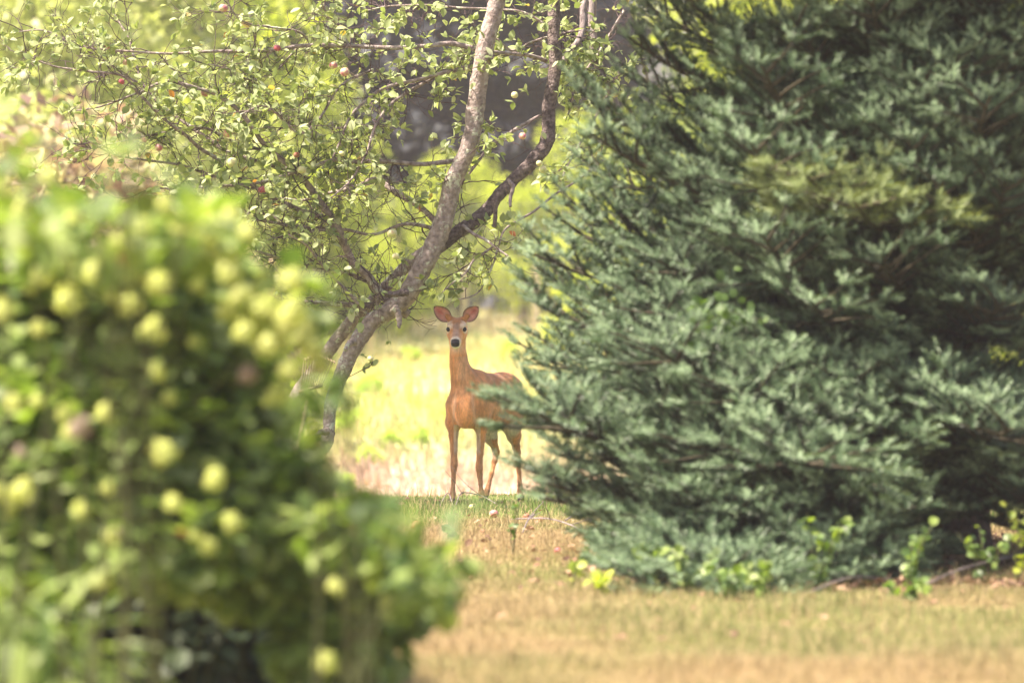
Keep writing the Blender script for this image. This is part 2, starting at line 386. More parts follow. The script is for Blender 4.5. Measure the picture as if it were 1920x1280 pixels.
def grass(name, n, xr, yr, hmin, hmax, width, rng, dens=None, lab=None):
    y = rng.uniform(yr[0] ** .5, yr[1] ** .5, n) ** 2
    half = y * 960 / FPX
    x = rng.uniform(-1, 1, n) * (half + 1.6) if xr is None else rng.uniform(xr[0], xr[1], n)
    if dens is not None:
        k = rng.rand(n) < dens(x, y); x, y = x[k], y[k]; n = len(x)
    c = lawn_colour(x, y)
    j = rng.rand(n, 1)
    c = c * (0.42 + 0.75 * j); c[:, 1] *= 1 + .12 * (rng.rand(n) - .5)
    straw = rng.rand(n) < .25; c[straw] = np.array([.56, .43, .25]) * (0.8 + .4 * rng.rand(straw.sum(), 1))
    tuft = .55 * vnoise(x, y, .22, 11) + .45 * vnoise(x, y, .7, 12)
    h = rng.uniform(hmin, hmax, n) * (0.25 + 1.9 * tuft ** 2) * (1 + .2 * smooth(36.5, 38, y) * (y < 39.2)) * np.where((y > 39.2) & (y < 43), .55, 1.0) * np.where(rng.rand(n) < .04, 1.8, 1) * np.where((y > 40.5) & (y < 43) & (rng.rand(n) < .05), 4.0, 1)
    a = rng.uniform(0, 2 * np.pi, n); lean = rng.uniform(0.05, 0.9, n)
    dx, dy = np.cos(a) * lean, np.sin(a) * lean
    b = rng.uniform(0, np.pi, n); wx, wy = np.cos(b) * width / 2, np.sin(b) * width / 2
    z = H(x, y)
    base = np.stack([x, y, z - .004], -1); W = np.stack([wx, wy, 0 * wx], -1)
    mid = base + np.stack([dx * h * .35, dy * h * .35, h * .62], -1)
    tip = base + np.stack([dx * h, dy * h, h * (1.05 - .35 * lean)], -1)
    V = np.stack([base - W, base + W, mid + W * .8, mid - W * .8, tip], 1)
    off = (np.arange(n) * 5)[:, None]
    mb = MB(); mb.add(V.reshape(-1, 3), (np.array([[3, 2, 4]]) + off), (np.array([[0, 1, 2, 3]]) + off))
    o = mb.build(name, M['grass'], col=np.repeat(c, 5, axis=0), smoothf=False)
    return tag(o, lab, 'grass', kind='stuff')
rg = np.random.RandomState(11)
grass('lawn_grass', 420000, None, (21, 42.5), .022, .075, .0038, rg, None, 'short patchy lawn of dry tan and green grass')
grass('meadow_grass', 90000, None, (57, 112), .08, .34, .02, rg, None, 'sunlit pale field grass beyond the lawn edge')

# ------------------------------------------------------------------ the doe
def surface_nets(D, org, h):
    nx, ny, nz = D.shape; S = D < 0
    cnt = np.zeros((nx - 1, ny - 1, nz - 1), np.float32); acc = np.zeros((nx - 1, ny - 1, nz - 1, 3), np.float32)
    sl_ = lambda o, n: slice(o, n - 1 + o)
    for ax in range(3):
        for o1 in (0, 1):
            for o2 in (0, 1):
                oth = [a for a in range(3) if a != ax]
                off0 = [0, 0, 0]; off0[oth[0]] = o1; off0[oth[1]] = o2
                off1 = list(off0); off1[ax] = 1
                s0 = tuple(sl_(off0[i], (nx, ny, nz)[i]) for i in range(3)); s1 = tuple(sl_(off1[i], (nx, ny, nz)[i]) for i in range(3))
                a, b = D[s0], D[s1]; cr = S[s0] != S[s1]
                t = np.where(cr, a / np.where(cr, a - b, 1), 0)
                cnt += cr
                for i in range(3): acc[..., i] += np.where(cr, off0[i] + (t if i == ax else 0), 0)
    act = cnt > 0; idx = -np.ones(cnt.shape, np.int64); idx[act] = np.arange(act.sum())
    g = np.stack(np.nonzero(act), -1); V = (g + acc[act] / cnt[act][:, None]) * h + org
    Q = []
    for ax in range(3):
        a1, a2 = [(1, 2), (2, 0), (0, 1)][ax]
        lo = [1, 1, 1]; hi = [nx - 1, ny - 1, nz - 1]; lo[ax] = 0
        s0 = tuple(slice(lo[i], hi[i]) for i in range(3)); n1 = [0, 0, 0]; n1[ax] = 1
        s1 = tuple(slice(lo[i] + n1[i], hi[i] + n1[i]) for i in range(3))
        A, B = S[s0], S[s1]
        for flip, mask in ((False, A & ~B), (True, ~A & B)):
            p = np.stack(np.nonzero(mask), -1) + np.array(lo)
            if len(p) == 0: continue
            def c(d1, d2):
                q = p.copy(); q[:, a1] += d1; q[:, a2] += d2; return idx[q[:, 0], q[:, 1], q[:, 2]]
            q = np.stack([c(-1, -1), c(0, -1), c(0, 0), c(-1, 0)], -1)
            Q.append(q[:, ::-1] if flip else q)
    return V, np.concatenate(Q)

class Field:
    def __init__(s, lo, hi, h):
        s.lo = np.array(lo, float); s.h = h; s.n = np.ceil((np.array(hi) - s.lo) / h).astype(int) + 1
        s.D = np.full(s.n, 0.5, np.float32)
    def block(s, a, b):
        i0 = np.maximum(((a - s.lo) / s.h).astype(int), 0); i1 = np.minimum(((b - s.lo) / s.h).astype(int) + 2, s.n)
        ax = [s.lo[i] + np.arange(i0[i], i1[i]) * s.h for i in range(3)]
        return tuple(slice(i0[i], i1[i]) for i in range(3)), np.meshgrid(*ax, indexing='ij')
    def put(s, sl, d, k, sub=False):
        a = s.D[sl]
        if sub:
            d = -d; hh = np.maximum(k - np.abs(a - d), 0) / k; s.D[sl] = np.maximum(a, d) + hh * hh * k / 4
        else:
            hh = np.maximum(k - np.abs(a - d), 0) / k; s.D[sl] = np.minimum(a, d) - hh * hh * k / 4
    def cone(s, a, b, ra, rb, k=.03, squash=None):
        a = np.array(a, float); b = np.array(b, float); r = max(ra, rb) * 1.6 + k + .02
        sl, (X, Y, Z) = s.block(np.minimum(a, b) - r, np.maximum(a, b) + r)
        d = b - a; L = d.dot(d)
        t = np.clip(((X - a[0]) * d[0] + (Y - a[1]) * d[1] + (Z - a[2]) * d[2]) / L, 0, 1)
        ex, ey, ez = X - a[0] - t * d[0], Y - a[1] - t * d[1], Z - a[2] - t * d[2]
        if squash: ex, ey, ez = ex / squash[0], ey / squash[1], ez / squash[2]
        s.put(sl, np.sqrt(ex ** 2 + ey ** 2 + ez ** 2) - (ra + .0012 + (rb - ra) * t), k)
    def chain(s, pts, k=.03, squash=None):
        for p, q in zip(pts[:-1], pts[1:]): s.cone(p[:3], q[:3], p[3], q[3], k, squash)
    def ell(s, c, r, k=.04, ax=None, sub=False):
        c = np.array(c, float); r = np.array(r, float); R = np.eye(3) if ax is None else np.array(ax, float)
        m = r.max() + k + .02
        sl, (X, Y, Z) = s.block(c - m, c + m)
        p = np.stack([X - c[0], Y - c[1], Z - c[2]], -1) @ R.T
        q = p / r; k0 = np.linalg.norm(q, axis=-1); k1 = np.linalg.norm(q / r, axis=-1) + 1e-9
        s.put(sl, k0 * (k0 - 1) / k1, k, sub)

DU = np.array([.36, .933, 0]); DS = np.array([.933, -.36, 0]); BAX = np.array([DU, DS, [0, 0, 1]])
def B(s_, side, z): return np.array([0.02, 0, 0]) + DU * s_ + DS * side + np.array([0, 0, z])
HC = np.array([-.048, -.03, 1.235])                 # skull centre
HF = np.array([-.055, -.86, -.50]); HF /= np.linalg.norm(HF)
HR = np.array([1, -.06, 0.0]); HR -= HF * HR.dot(HF); HR /= np.linalg.norm(HR)
HU = np.cross(HR, HF); 
if HU[2] < 0: HU = -HU
HAX = np.array([HF, HR, HU])
def Hd(f, r, u): return HC + HF * f + HR * r + HU * u

def make_doe():
    root = thing('deer', 'red-brown doe with big pink ears standing alert at the lawn edge and facing the camera', 'deer', tuple(P(870, 948, 39.9)[:2]) + (float(H(*P(870, 948, 39.9)[:2])),))
    F = Field((-.30, -.42, -.01), (.62, 1.12, 1.42), 0.0065)
    # trunk
    F.ell(B(.04, .005, .70), (.17, .125, .165), .05, BAX)
    F.ell(B(.12, .0, .76), (.19, .125, .165), .06, BAX)
    F.ell(B(.33, 0, .725), (.27, .142, .188), .07, BAX)
    F.ell(B(.52, 0, .74), (.24, .130, .165), .07, BAX)
    F.ell(B(.70, 0, .775), (.18, .125, .145), .07, BAX)
    F.ell(B(.16, 0, .885), (.12, .035, .04), .08, BAX)
    for sg in (-1, 1):
        F.ell(B(.10, sg * .092, .69), (.085, .044, .15), .03, BAX)       # shoulder blades
        F.ell(B(.70, sg * .075, .69), (.135, .060, .185), .05, BAX)      # haunches
    F.ell((.005, -.085, .625), (.055, .06, .085), .06)                  # brisket
    # neck
    F.chain([(0.012, .02, .78, .105), (-.010, -.015, .885, .072), (-.034, -.03, .97, .055), (-.041, -.025, 1.05, .048), (-.046, -.01, 1.14, .046), (-.048, .0, 1.21, .052)], .045)
    F.cone((.03, .09, .88), (-.030, .02, 1.03), .05, .034, .05)
    # head
    F.ell(Hd(-.01, 0, .0), (.085, .066, .062), .03, HAX)
    F.ell(Hd(.01, 0, .028), (.06, .048, .034), .03, HAX)
    F.cone(Hd(.04, 0, .0), Hd(.15, 0, -.006), .053, .033, .03)
    F.cone(Hd(.13, 0, -.004), Hd(.195, 0, -.010), .034, .031, .02)
    F.cone(Hd(-.02, 0, -.045), Hd(.165, 0, -.040), .046, .022, .03)      # jaw
    for sg in (-1, 1):
        F.ell(Hd(.02, sg * .040, -.025), (.06, .028, .036), .03, HAX)    # cheeks
        F.ell(Hd(.030, sg * .050, .046), (.030, .020, .012), .02, HAX)   # brow
        F.ell(Hd(.050, sg * .064, .026), (.019, .012, .013), .012, HAX, sub=True)
        F.ell(Hd(.185, sg * .020, .0), (.018, .014, .016), .012, HAX)    # nostril swell
        F.cone(Hd(-.045, sg * .045, .045), Hd(-.055, sg * .070, .070), .024, .018, .02)   # ear roots
    # legs
    sq = (1, 1.25, 1)
    F.chain([(-.066, .05, .69, .064), (-.078, .05, .575, .044), (-.074, .035, .49, .031)], .04, sq)
    F.chain([(-.074, .035, .49, .031), (-.071, .02, .38, .0225), (-.069, .012, .31, .0205), (-.070, .008, .28, .0225), (-.072, .01, .245, .0175), (-.075, .008, .17, .0135), (-.078, .003, .11, .0135), (-.080, -.008, .075, .0185), (-.081, -.02, .045, .0155), (-.082, -.03, .03, .019)], .012)
    F.chain([(.105, .05, .69, .062), (.118, .07, .565, .040), (.120, .07, .47, .029)], .04, sq)
    F.chain([(.120, .07, .47, .029), (.112, .065, .36, .0215), (.106, .06, .28, .0205), (.107, .055, .25, .022), (.110, .06, .21, .017), (.116, .06, .15, .0135), (.120, .06, .10, .0135), (.122, .05, .072, .0185), (.123, .035, .042, .0155), (.124, .025, .03, .018)], .012)
    F.chain([(.19, .50, .60, .085), (.165, .47, .53, .055), (.185, .53, .46, .038), (.215, .60, .385, .024)], .05)
    F.chain([(.215, .60, .385, .024), (.222, .635, .345, .0225), (.212, .62, .29, .0165), (.190, .58, .20, .0140), (.168, .54, .11, .0140), (.158, .52, .075, .0185), (.152, .50, .045, .0155), (.148, .49, .03, .018)], .014)
    F.cone((.225, .64, .35), (.238, .655, .362), .017, .011, .015)
    F.chain([(.335, .56, .64, .095), (.335, .50, .545, .058), (.350, .57, .47, .039), (.366, .65, .39, .026)], .05)
    F.chain([(.366, .65, .39, .026), (.374, .70, .345, .0225), (.380, .70, .29, .0165), (.387, .69, .20, .0140), (.394, .69, .11, .0140), (.397, .68, .075, .0185), (.399, .665, .045, .0155), (.400, .655, .03, .018)], .014)
    F.cone((.378, .71, .35), (.385, .725, .365), .017, .011, .015)
    V, Q = surface_nets(F.D, F.lo, F.h)
    # light smoothing
    e = np.vstack([Q[:, [0, 1]], Q[:, [1, 2]], Q[:, [2, 3]], Q[:, [3, 0]]])
    for _ in range(3):
        acc = np.zeros_like(V); c = np.zeros(len(V))
        for i in range(3): acc[:, i] = np.bincount(e[:, 0], V[e[:, 1], i], len(V)) + np.bincount(e[:, 1], V[e[:, 0], i], len(V))
        c = np.bincount(e[:, 0], minlength=len(V)) + np.bincount(e[:, 1], minlength=len(V))
        V = V * .5 + .5 * acc / c[:, None]
    x, y, z = V.T
    col = np.tile(np.array([.78, .37, .14]), (len(V), 1))
    def mix(mask, c):
        nonlocal col
        m = np.clip(mask, 0, 1)[:, None]; col = col * (1 - m) + np.array(c) * m
    P3 = V - B(0, 0, 0); sb = P3 @ DU; side = P3 @ DS
    rr = np.random.RandomState(5)
    nz_ = vnoise(x * 100 + y * 60, z * 30, 2.2, 3); nb = vnoise(x * 100 + 40 + y * 50, z * 100, 9, 5)
    mix(smooth(.35, .75, nb) * .45, (.44, .17, .06))
    mix(smooth(.86, .95, z) * (sb > .18) * .35, (.56, .30, .16))                         # sunlit tone of the back, painted into the coat
    body = (z < 1.04)
    front = smooth(.10, -.04, y) * body
    mix(front * np.exp(-((x + .005) / .05) ** 2) * smooth(.64, .95, z) * .6, (.66, .42, .25))     # neck front
    mix(front * smooth(.5, .8, nz_) * .18, (.34, .18, .11))
    mix(smooth(.565, .53, z) * smooth(.20, .32, sb) * smooth(.62, .54, sb) * (z > .45), (.74, .66, .50))
    st_ = vnoise(sb * 100 + z * 60, (z * 100 - sb * 30), 2.6, 7); mix((sb > .12) * (z > .55) * smooth(.45, .75, st_) * .4, (.46, .17, .06)); mix((sb > .12) * (z > .6) * smooth(.6, .85, 1 - st_) * .4, (.78, .45, .25))
    mix((z < 1.0) * np.exp(-((np.abs(x - .0) - .075 + (z - .6) * .1) / .012) ** 2) * smooth(.54, .62, z) * smooth(.84, .74, z) * (y < .05) * .45, (.76, .52, .34))            # belly
    mix(smooth(.57, .53, z) * smooth(.40, .48, sb) * (z > .50) * smooth(.34, .31, x) * .5, (.74, .62, .46))
    # inner legs
    for cx, sg, y0 in ((-.074, 1, .3), (.117, -1, .3)):
        m = (np.abs(x - cx - sg * .02) < .018) * (z > .30) * (z < .56) * (y < y0) * smooth(.34, .38, z)
        mix(m * .75, (.70, .60, .45))
    mix((sb > .38) * smooth(.54, .50, z) * smooth(.28, .34, z) * smooth(.004, -.010, x - np.where(x < .28, .205 + (z - .4) * -.25, np.interp(z, [.3, .39, .47, .55], [.376, .366, .350, .335]) - .014)) * .75, (.70, .60, .45))
    mix(smooth(.50, .40, z) * (z < .5) * (y < .3) * .35, (.50, .28, .15))
    mix(smooth(.30, .1, z) * .4, (.52, .32, .20))
    # head
    q = V - HC; hf = q @ HF; hr = q @ HR; hu = q @ HU; hd = z > 1.05
    mix(hd * smooth(.02, .05, hu) * .8, (.40, .17, .06))                                           # cap
    mix(hd * smooth(.02, .06, hf) * smooth(.035, .012, np.abs(hr)) * smooth(-.005, .02, hu) * .7, (.30, .23, .20))     # grey nose bridge
    for sg in (-1, 1):
        dd = np.sqrt(((hf - .05) / .8) ** 2 + (hr - sg * .058) ** 2 + (hu - .024) ** 2)
        mix(hd * smooth(.042, .026, dd) * .8, (.82, .70, .56))
        mix(hd * smooth(.020, .014, dd), (.05, .03, .03))
        mix(hd * smooth(.014, .006, np.abs(hu - .052)) * smooth(.02, .03, np.abs(hr)) * (hf > 0) * smooth(.10, .05, hf) * .6, (.74, .60, .46))
    mix(hd * smooth(.152, .172, hf) * .65, (.82, .77, .66))                        # white muzzle band
    mix(hd * smooth(-.034, -.046, hu) * smooth(.06, .12, hf) * smooth(.036, .024, np.abs(hr)) * smooth(1.09, 1.125, z), (.80, .74, .62))                              # chin and throat
    mix(np.exp(-((x + .054) / .042) ** 2 - ((z - 1.10) / .034) ** 2) * smooth(-.02, -.06, y) * .8, (.74, .62, .47))
    mix(hd * smooth(.150, .170, hf) * smooth(-.014, -.022, hu), (.82, .77, .66))
    mix(hd * smooth(.180, .188, hf) * smooth(-.022, -.016, hu) * smooth(.032, .026, np.abs(hr)), (.022, .018, .022))
    mb = MB(); mb.add(V, None, Q)
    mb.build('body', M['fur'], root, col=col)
    # fur: short hairs lying along the coat, breaking up the outline
    me = root.children[0].data; N = np.zeros(len(V) * 3, np.float32); me.vertices.foreach_get('normal', N); N = N.reshape(-1, 3)
    n = 90000; k = rr.randint(0, len(V), n); p = V[k]; nn = N[k]
    flow = np.where((z[k] > 1.06)[:, None], -HF[None], np.array([0.12, .35, -.9])[None]); flow = np.where(((z[k] < 1.06) & (sb[k] > .1) & (z[k] > .5))[:, None], DU * .85 + np.array([0, 0, -.5]), flow)
    flow = flow - nn * (flow * nn).sum(1)[:, None]; flow /= np.linalg.norm(flow, axis=1)[:, None] + 1e-6
    d = flow + nn * .22 + rr.normal(size=(n, 3)) * .14; d /= np.linalg.norm(d, axis=1)[:, None]
    keep = (z[k] > .04) & ~((z[k] > 1.06) & (hf[k] > .12)) & (np.sqrt((hf[k] - .045) ** 2 + (np.abs(hr[k]) - .055) ** 2 + (hu[k] - .026) ** 2) > .024)
    p, d, nn, k = p[keep], d[keep], nn[keep], k[keep]; n = len(p)
    L = np.where(z[k] > 1.06, .007, .018) * rr.uniform(.6, 1.2, n); sd_ = np.cross(d, nn); wd = .0011
    W = np.stack([p - sd_ * wd, p + sd_ * wd, p + d * L[:, None]], 1)
    hb = MB(); hb.add(W.reshape(-1, 3), np.arange(n * 3).reshape(-1, 3))
    hc = col[k] * (0.74 + .75 * rr.rand(n, 1))
    hb.build('fur', M['fur'], root, col=np.repeat(hc, 3, axis=0), smoothf=False)
    # eyes
    for sg in (-1, 1):
        mb = MB(); u = np.linspace(0, np.pi, 13); v = np.linspace(0, 2 * np.pi, 18, endpoint=False)
        U, W_ = np.meshgrid(u, v, indexing='ij'); S = np.stack([np.cos(U) * .020, np.sin(U) * np.cos(W_) * .0170, np.sin(U) * np.sin(W_) * .016], -1).reshape(-1, 3)
        i = np.arange(12)[:, None] * 18; j = np.arange(18)[None]; j2 = (j + 1) % 18
        q4 = np.stack([i + j, i + j2, i + 18 + j2, i + 18 + j], -1).reshape(-1, 4)
        mb.add(S @ HAX + Hd(.056, sg * .0560, .026), None, q4); mb.build('eye', gloss_mat('deer_eye', (.008, .006, .006), .06), root)
    # nose pad with two nostrils
    mb = MB(); S2 = S / np.array([.020, .0170, .016])
    f = S2[:, 0]; r = S2[:, 1]; uu = S2[:, 2]
    r = r * (1 - .25 * np.clip(-uu, 0, 1)); pts = np.stack([f * .014, r * .031, uu * .0175], -1)
    for sg in (-1, 1):
        dd = np.hypot(S2[:, 1] - sg * .55, S2[:, 2] + .05); pts[:, 0] -= .010 * np.clip(1 - dd / .35, 0, 1) * (f > 0)
    mb.add(pts @ HAX + Hd(.211, 0, .001), None, q4); mb.build('nose', gloss_mat('deer_nose', (.018, .014, .020), .28), root)
    # ears: a cupped blade with thickness, pink inside, dark rim
    for sg, tipx in ((-1, -.210), (1, .100)):
        base = Hd(-.035, sg * .055, .052); tip = np.array([tipx, -.035, 1.388])
        ax = tip - base; L = np.linalg.norm(ax); ax /= L
        face = np.array([sg * .12, -1, .05]); face -= ax * face.dot(ax); face /= np.linalg.norm(face); sd2 = np.cross(ax, face)
        nu, nv = 22, 15; Vt = []; Cc = []
        for layer in (0, 1):
            for a in range(nu):
                t = a / (nu - 1); wdt = .046 * (np.sin(np.pi * min(1, (t * .93 + .07)) ** 0.85)) ** .75 + .004
                if t > .97: wdt *= .6
                for b in range(nv):
                    s_ = b / (nv - 1) * 2 - 1; s_s = math.sin(s_ * math.pi / 2)
                    cup = (.020 * (s_s * s_s) + .004) * (1 - .4 * t) 
                    q_ = base + ax * (L * t) + sd2 * (s_s * wdt) + face * (cup - .016 * (1 - t) - (0.0035 if layer else 0) * (1 - abs(s_s) ** 6)) 
                    Vt.append(q_)
                    edge = max(abs(s_s) ** 5, smooth(.88, 1.0, t))
                    if layer == 0:
                        pink = np.array([.82, .45, .38]); deep = np.array([.55, .12, .12]); pale = np.array([.82, .62, .54])
                        m = math.exp(-((s_s * .9) ** 2) * 5) * math.exp(-((t - .62) / .28) ** 2)
                        vein = .5 + .5 * math.sin(b * 2.1 + a * .25)
                        c_ = pink * (1 - m * .8) + deep * m * .8; c_ = c_ * (1 - .35 * vein * smooth(.8, .3, t)) + pale * .35 * vein * smooth(.8, .3, t)
                    else: c_ = np.array([.36, .19, .11])
                    c_ = c_ * (1 - edge) + np.array([.07, .04, .04]) * edge; Cc.append(c_)
        i = np.arange(nu - 1)[:, None] * nv; j = np.arange(nv - 1)[None]
        q1 = np.stack([i + j, i + j + 1, i + nv + j + 1, i + nv + j], -1).reshape(-1, 4); n1 = nu * nv
        rim = []
        ring = [b for b in range(nv)] + [a * nv + nv - 1 for a in range(1, nu)] + [(nu - 1) * nv + b for b in range(nv - 2, -1, -1)] + [a * nv for a in range(nu - 2, 0, -1)]
        for p1, p2 in zip(ring, ring[1:] + ring[:1]): rim.append((p1, p2, p2 + n1, p1 + n1))
        mb = MB(); mb.add(np.array(Vt), None, np.vstack([q1, q1[:, ::-1] + n1, np.array(rim)]))
        mb.build('ear', M['ear'], root, col=np.array(Cc))
    for hx, hy in ((-.082, -.035), (.124, .02), (.148, .485), (.400, .65)):
        mb = MB()
        for sg in (-1, 1):
            tube(mb, [(hx + sg * .008, hy, .042), (hx + sg * .010, hy - .012, .022), (hx + sg * .011, hy - .02, .002)], [.012, .014, .016], 8)
        mb.build('hoof', gloss_mat('hoof_horn', (.03, .022, .02), .45), root)
    mb = MB(); pb = B(.86, .0, .82)
    tube(mb, catmull([pb, pb + DU * .05 + np.array([0, 0, -.04]), pb + DU * .06 + np.array([0, 0, -.14]), pb + DU * .05 + np.array([0, 0, -.2])], 4), np.linspace(.028, .01, 13), 10)
    mb.build('tail', M['fur'], root, col=np.tile([.5, .3, .16], (mb.n, 1)))
    return root
M['ear'] = col_mat('deer_ear', 0.8, 0.45, 0.3, 120, mottle=0.15)
make_doe()

# ------------------------------------------------------------------ the old apple tree
def pline(spec, d0, d1):
    """(photo x, photo y, thickness) tuples run from depth d0 to depth d1; returns points and radii in metres"""
    n = len(spec); pts = []; rr = []
    for i, s in enumerate(spec):
        t = i / max(1, n - 1); d = d0 + (d1 - d0) * t
        pts.append(P(s[0], s[1], d)); rr.append(s[2] * d / FPX * .82)
    p = catmull(pts, 6); r = np.interp(np.linspace(0, n - 1, len(p)), np.arange(n), rr)
    return p, r

def make_apple_tree():
    rng = np.random.RandomState(21)
    base = P(545, 950, 40.2)
    root = thing('apple_tree', 'old leaning apple tree with grey lichened limbs and small pink apples, left of the doe', 'tree', (base[0], base[1], float(H(base[0], base[1]))))
    o = np.array(root.location)
    twigs = MB(); leaves = MB(); LP, LD, LU, LS, LV = [], [], [], [], []
    segs = []
    def limb(name, spec, d0, d1, mat='bark', seg=12, knob=.16, tw=0.0, leafy=0.0):
        p, r = pline(spec, d0, d1)
        if r.max() > .02: p = p + np.stack([vnoise(np.arange(len(p)), np.zeros(len(p)), 3, k) for k in (1, 2, 3)], 1) * .012 - .006
        mb = MB(); tube(mb, p - o, r, seg, knob=knob, rng=rng); 
        # knots and bark swellings
        ob = mb.build(name, M[mat], root)
        segs.append((p, r, tw, leafy)); return ob
    limb('trunk', [(815, 462, 17), (772, 492, 14), (735, 525, 13), (702, 562, 15), (662, 600, 15), (628, 640, 15), (601, 680, 16), (572, 722, 18), (540, 778, 21), (515, 850, 25), (500, 930, 31), (496, 975, 40)], 39.95, 40.3, tw=.12)
    limb('limb', [(950, -110, 18), (938, -20, 19), (925, 30, 19), (905, 110, 20), (893, 200, 21), (880, 270, 19), (850, 340, 20), (836, 400, 21), (818, 450, 23), (792, 500, 23), (766, 550, 23), (728, 583, 20), (693, 608, 19), (667, 645, 19), (642, 700, 18), (622, 755, 15), (616, 800, 14), (613, 828, 16), (606, 850, 9)], 39.9, 39.7, seg=16, tw=.25)
    limb('limb', [(1050, -110, 13), (1042, -20, 13), (1038, 50, 14), (1041, 120, 15), (1030, 200, 15), (1026, 262, 17), (1002, 300, 16), (966, 335, 14), (930, 372, 14), (895, 412, 16), (855, 438, 15), (812, 470, 17)], 40.4, 39.95, 'dark_bark', seg=16, tw=.2)
    B_ = lambda spec, d1, tw=1.0, leafy=1.0, mat='bark', d0=39.95: limb('branch', spec, d0, d1, mat, 8, .12, tw, leafy)
    B_([(764, 590, 12), (745, 577, 11), (715, 550, 11), (690, 520, 11), (665, 495, 10), (648, 465, 9), (638, 435, 9), (620, 405, 9), (600, 380, 9), (575, 345, 8), (550, 315, 7.5), (515, 290, 7), (490, 265, 6), (470, 235, 5.5), (440, 200, 5), (400, 175, 4), (350, 160, 4), (318, 152, 3.5), (285, 162, 3), (240, 182, 2.5), (190, 200, 2), (130, 209, 1.5)], 39.4)
    B_([(650, 470, 7), (625, 425, 6.5), (600, 405, 6.5), (550, 390, 6), (497, 363, 5.5), (455, 335, 5), (415, 303, 5), (380, 282, 4.5), (345, 252, 4.5), (312, 228, 4), (265, 181, 3.5), (232, 144, 3), (190, 136, 3), (141, 131, 2.5), (100, 124, 2), (60, 108, 1.8), (38, 96, 1.3)], 39.0)
    B_([(560, 322, 5.5), (504, 309, 5.5), (460, 296, 5), (427, 285, 5), (390, 260, 4.5), (353, 235, 4), (312, 205, 4), (285, 180, 3.5), (269, 161, 3.5), (258, 130, 3), (252, 111, 3), (242, 74, 2.5), (228, 50, 2), (215, 27, 1.5)], 40.3)
    B_([(269, 161, 3), (240, 145, 3), (201, 117, 3), (161, 90, 3), (121, 74, 2.5), (80, 57, 2), (35, 60, 1.5)], 40.0, d0=40.2)
    B_([(892, 92, 6), (845, 82, 6), (795, 87, 5), (728, 90, 5), (647, 86, 5), (571, 86, 5), (524, 92, 4), (470, 96, 4), (386, 97, 3.5), (319, 101, 3), (250, 97, 2.5), (185, 92, 2), (150, 90, 1.5)], 39.3, .9)
    B_([(886, 124, 5), (829, 138, 5), (778, 151, 4), (721, 165, 4), (688, 188, 3.5), (657, 218, 3), (640, 260, 3), (622, 300, 2)], 39.5)
    B_([(812, 146, 4), (762, 175, 4), (728, 200, 3.5), (702, 240, 3), (688, 285, 3), (660, 335, 2.5), (620, 372, 2)], 39.2)
    B_([(850, 302, 6), (790, 308, 5), (728, 303, 5), (670, 303, 4.5), (625, 300, 4.5), (580, 315, 4), (515, 335, 4), (470, 345, 3.5), (400, 350, 3), (340, 352, 2.5), (288, 354, 1.5)], 39.3)
    B_([(835, 440, 8), (800, 398, 7), (760, 370, 8), (725, 350, 7), (700, 337, 7), (670, 350, 5), (620, 362, 4), (575, 375, 3), (520, 372, 2)], 40.5)
    B_([(690, 575, 6), (640, 570, 6), (600, 568, 5.5), (560, 566, 5), (535, 575, 3)], 40.2, .9)
    B_([(690, 528, 5), (650, 512, 4.5), (594, 506, 4.5), (558, 491, 4), (519, 483, 4), (480, 470, 3)], 39.6)
    B_([(716, 602, 4), (690, 590, 4), (650, 545, 3.5), (610, 505, 3), (575, 460, 3), (540, 440, 2)], 39.3)
    B_([(823, 430, 5), (760, 420, 4), (700, 440, 3.5), (640, 430, 3.5), (560, 437, 3), (500, 450, 2.5), (440, 455, 2)], 39.6)
    B_([(640, 430, 4), (560, 425, 3.5), (500, 415, 3), (430, 405, 2.5), (360, 408, 2)], 39.0)
    B_([(1012, 217, 4), (963, 245, 4), (919, 275, 3.5), (888, 315, 3), (860, 350, 3)], 40.0, .9, d0=40.3)
    B_([(1024, 114, 5), (995, 105, 4.5), (963, 101, 4), (923, 97, 4), (905, 88, 4)], 39.9, .8, d0=40.3)
    B_([(1120, 60, 3), (1080, 58, 3), (1045, 66, 3.5), (1000, 78, 3), (960, 95, 3), (930, 70, 2)], 40.5, 1.2, d0=40.6)
    B_([(1165, 130, 3.5), (1135, 185, 3), (1105, 240, 3), (1075, 290, 2.5), (1055, 330, 2)], 40.6, 1.4, 1.3, d0=40.9)
    B_([(1170, 20, 3.5), (1125, 95, 3), (1088, 150, 3), (1065, 215, 2.5)], 40.6, 1.4, 1.3, d0=40.9)
    B_([(1045, 62, 3), (985, 25, 3), (930, 18, 2.5), (860, 15, 2.5), (800, 10, 2.5), (730, 12, 2), (690, 20, 1.5)], 40.2, 1.1, d0=40.4)
    B_([(700, 90, 3.5), (660, 60, 3), (625, 40, 3), (600, 0, 2.5), (590, -60, 2)], 39.5, 1.1)
    B_([(585, 86, 3), (560, 60, 3), (500, 50, 2.5), (455, 40, 2), (430, 10, 2), (425, -30, 1.5)], 39.5, 1.2)
    B_([(1130, 300, 3), (1080, 340, 3), (1040, 365, 3), (1000, 397, 3), (949, 428, 2.6), (935, 461, 2.2), (923, 499, 2), (901, 543, 1.8), (880, 557, 1.6), (860, 561, 1.2)], 39.7, .25, .12, d0=40.6)
    B_([(868, 423, 4.5), (887, 438, 4), (911, 450, 3.5), (932, 466, 3), (953, 480, 2)], 39.6, .7, .5)
    B_([(925, 462, 3), (905, 476, 3), (888, 488, 2.5), (872, 512, 2), (849, 530, 1.8), (829, 548, 1.2)], 39.5, 1.3, 1.4)
    B_([(700, 130, 3), (640, 160, 3), (600, 220, 3), (560, 250, 2.5), (500, 200, 2), (450, 215, 1.6)], 39.0, 1.2)
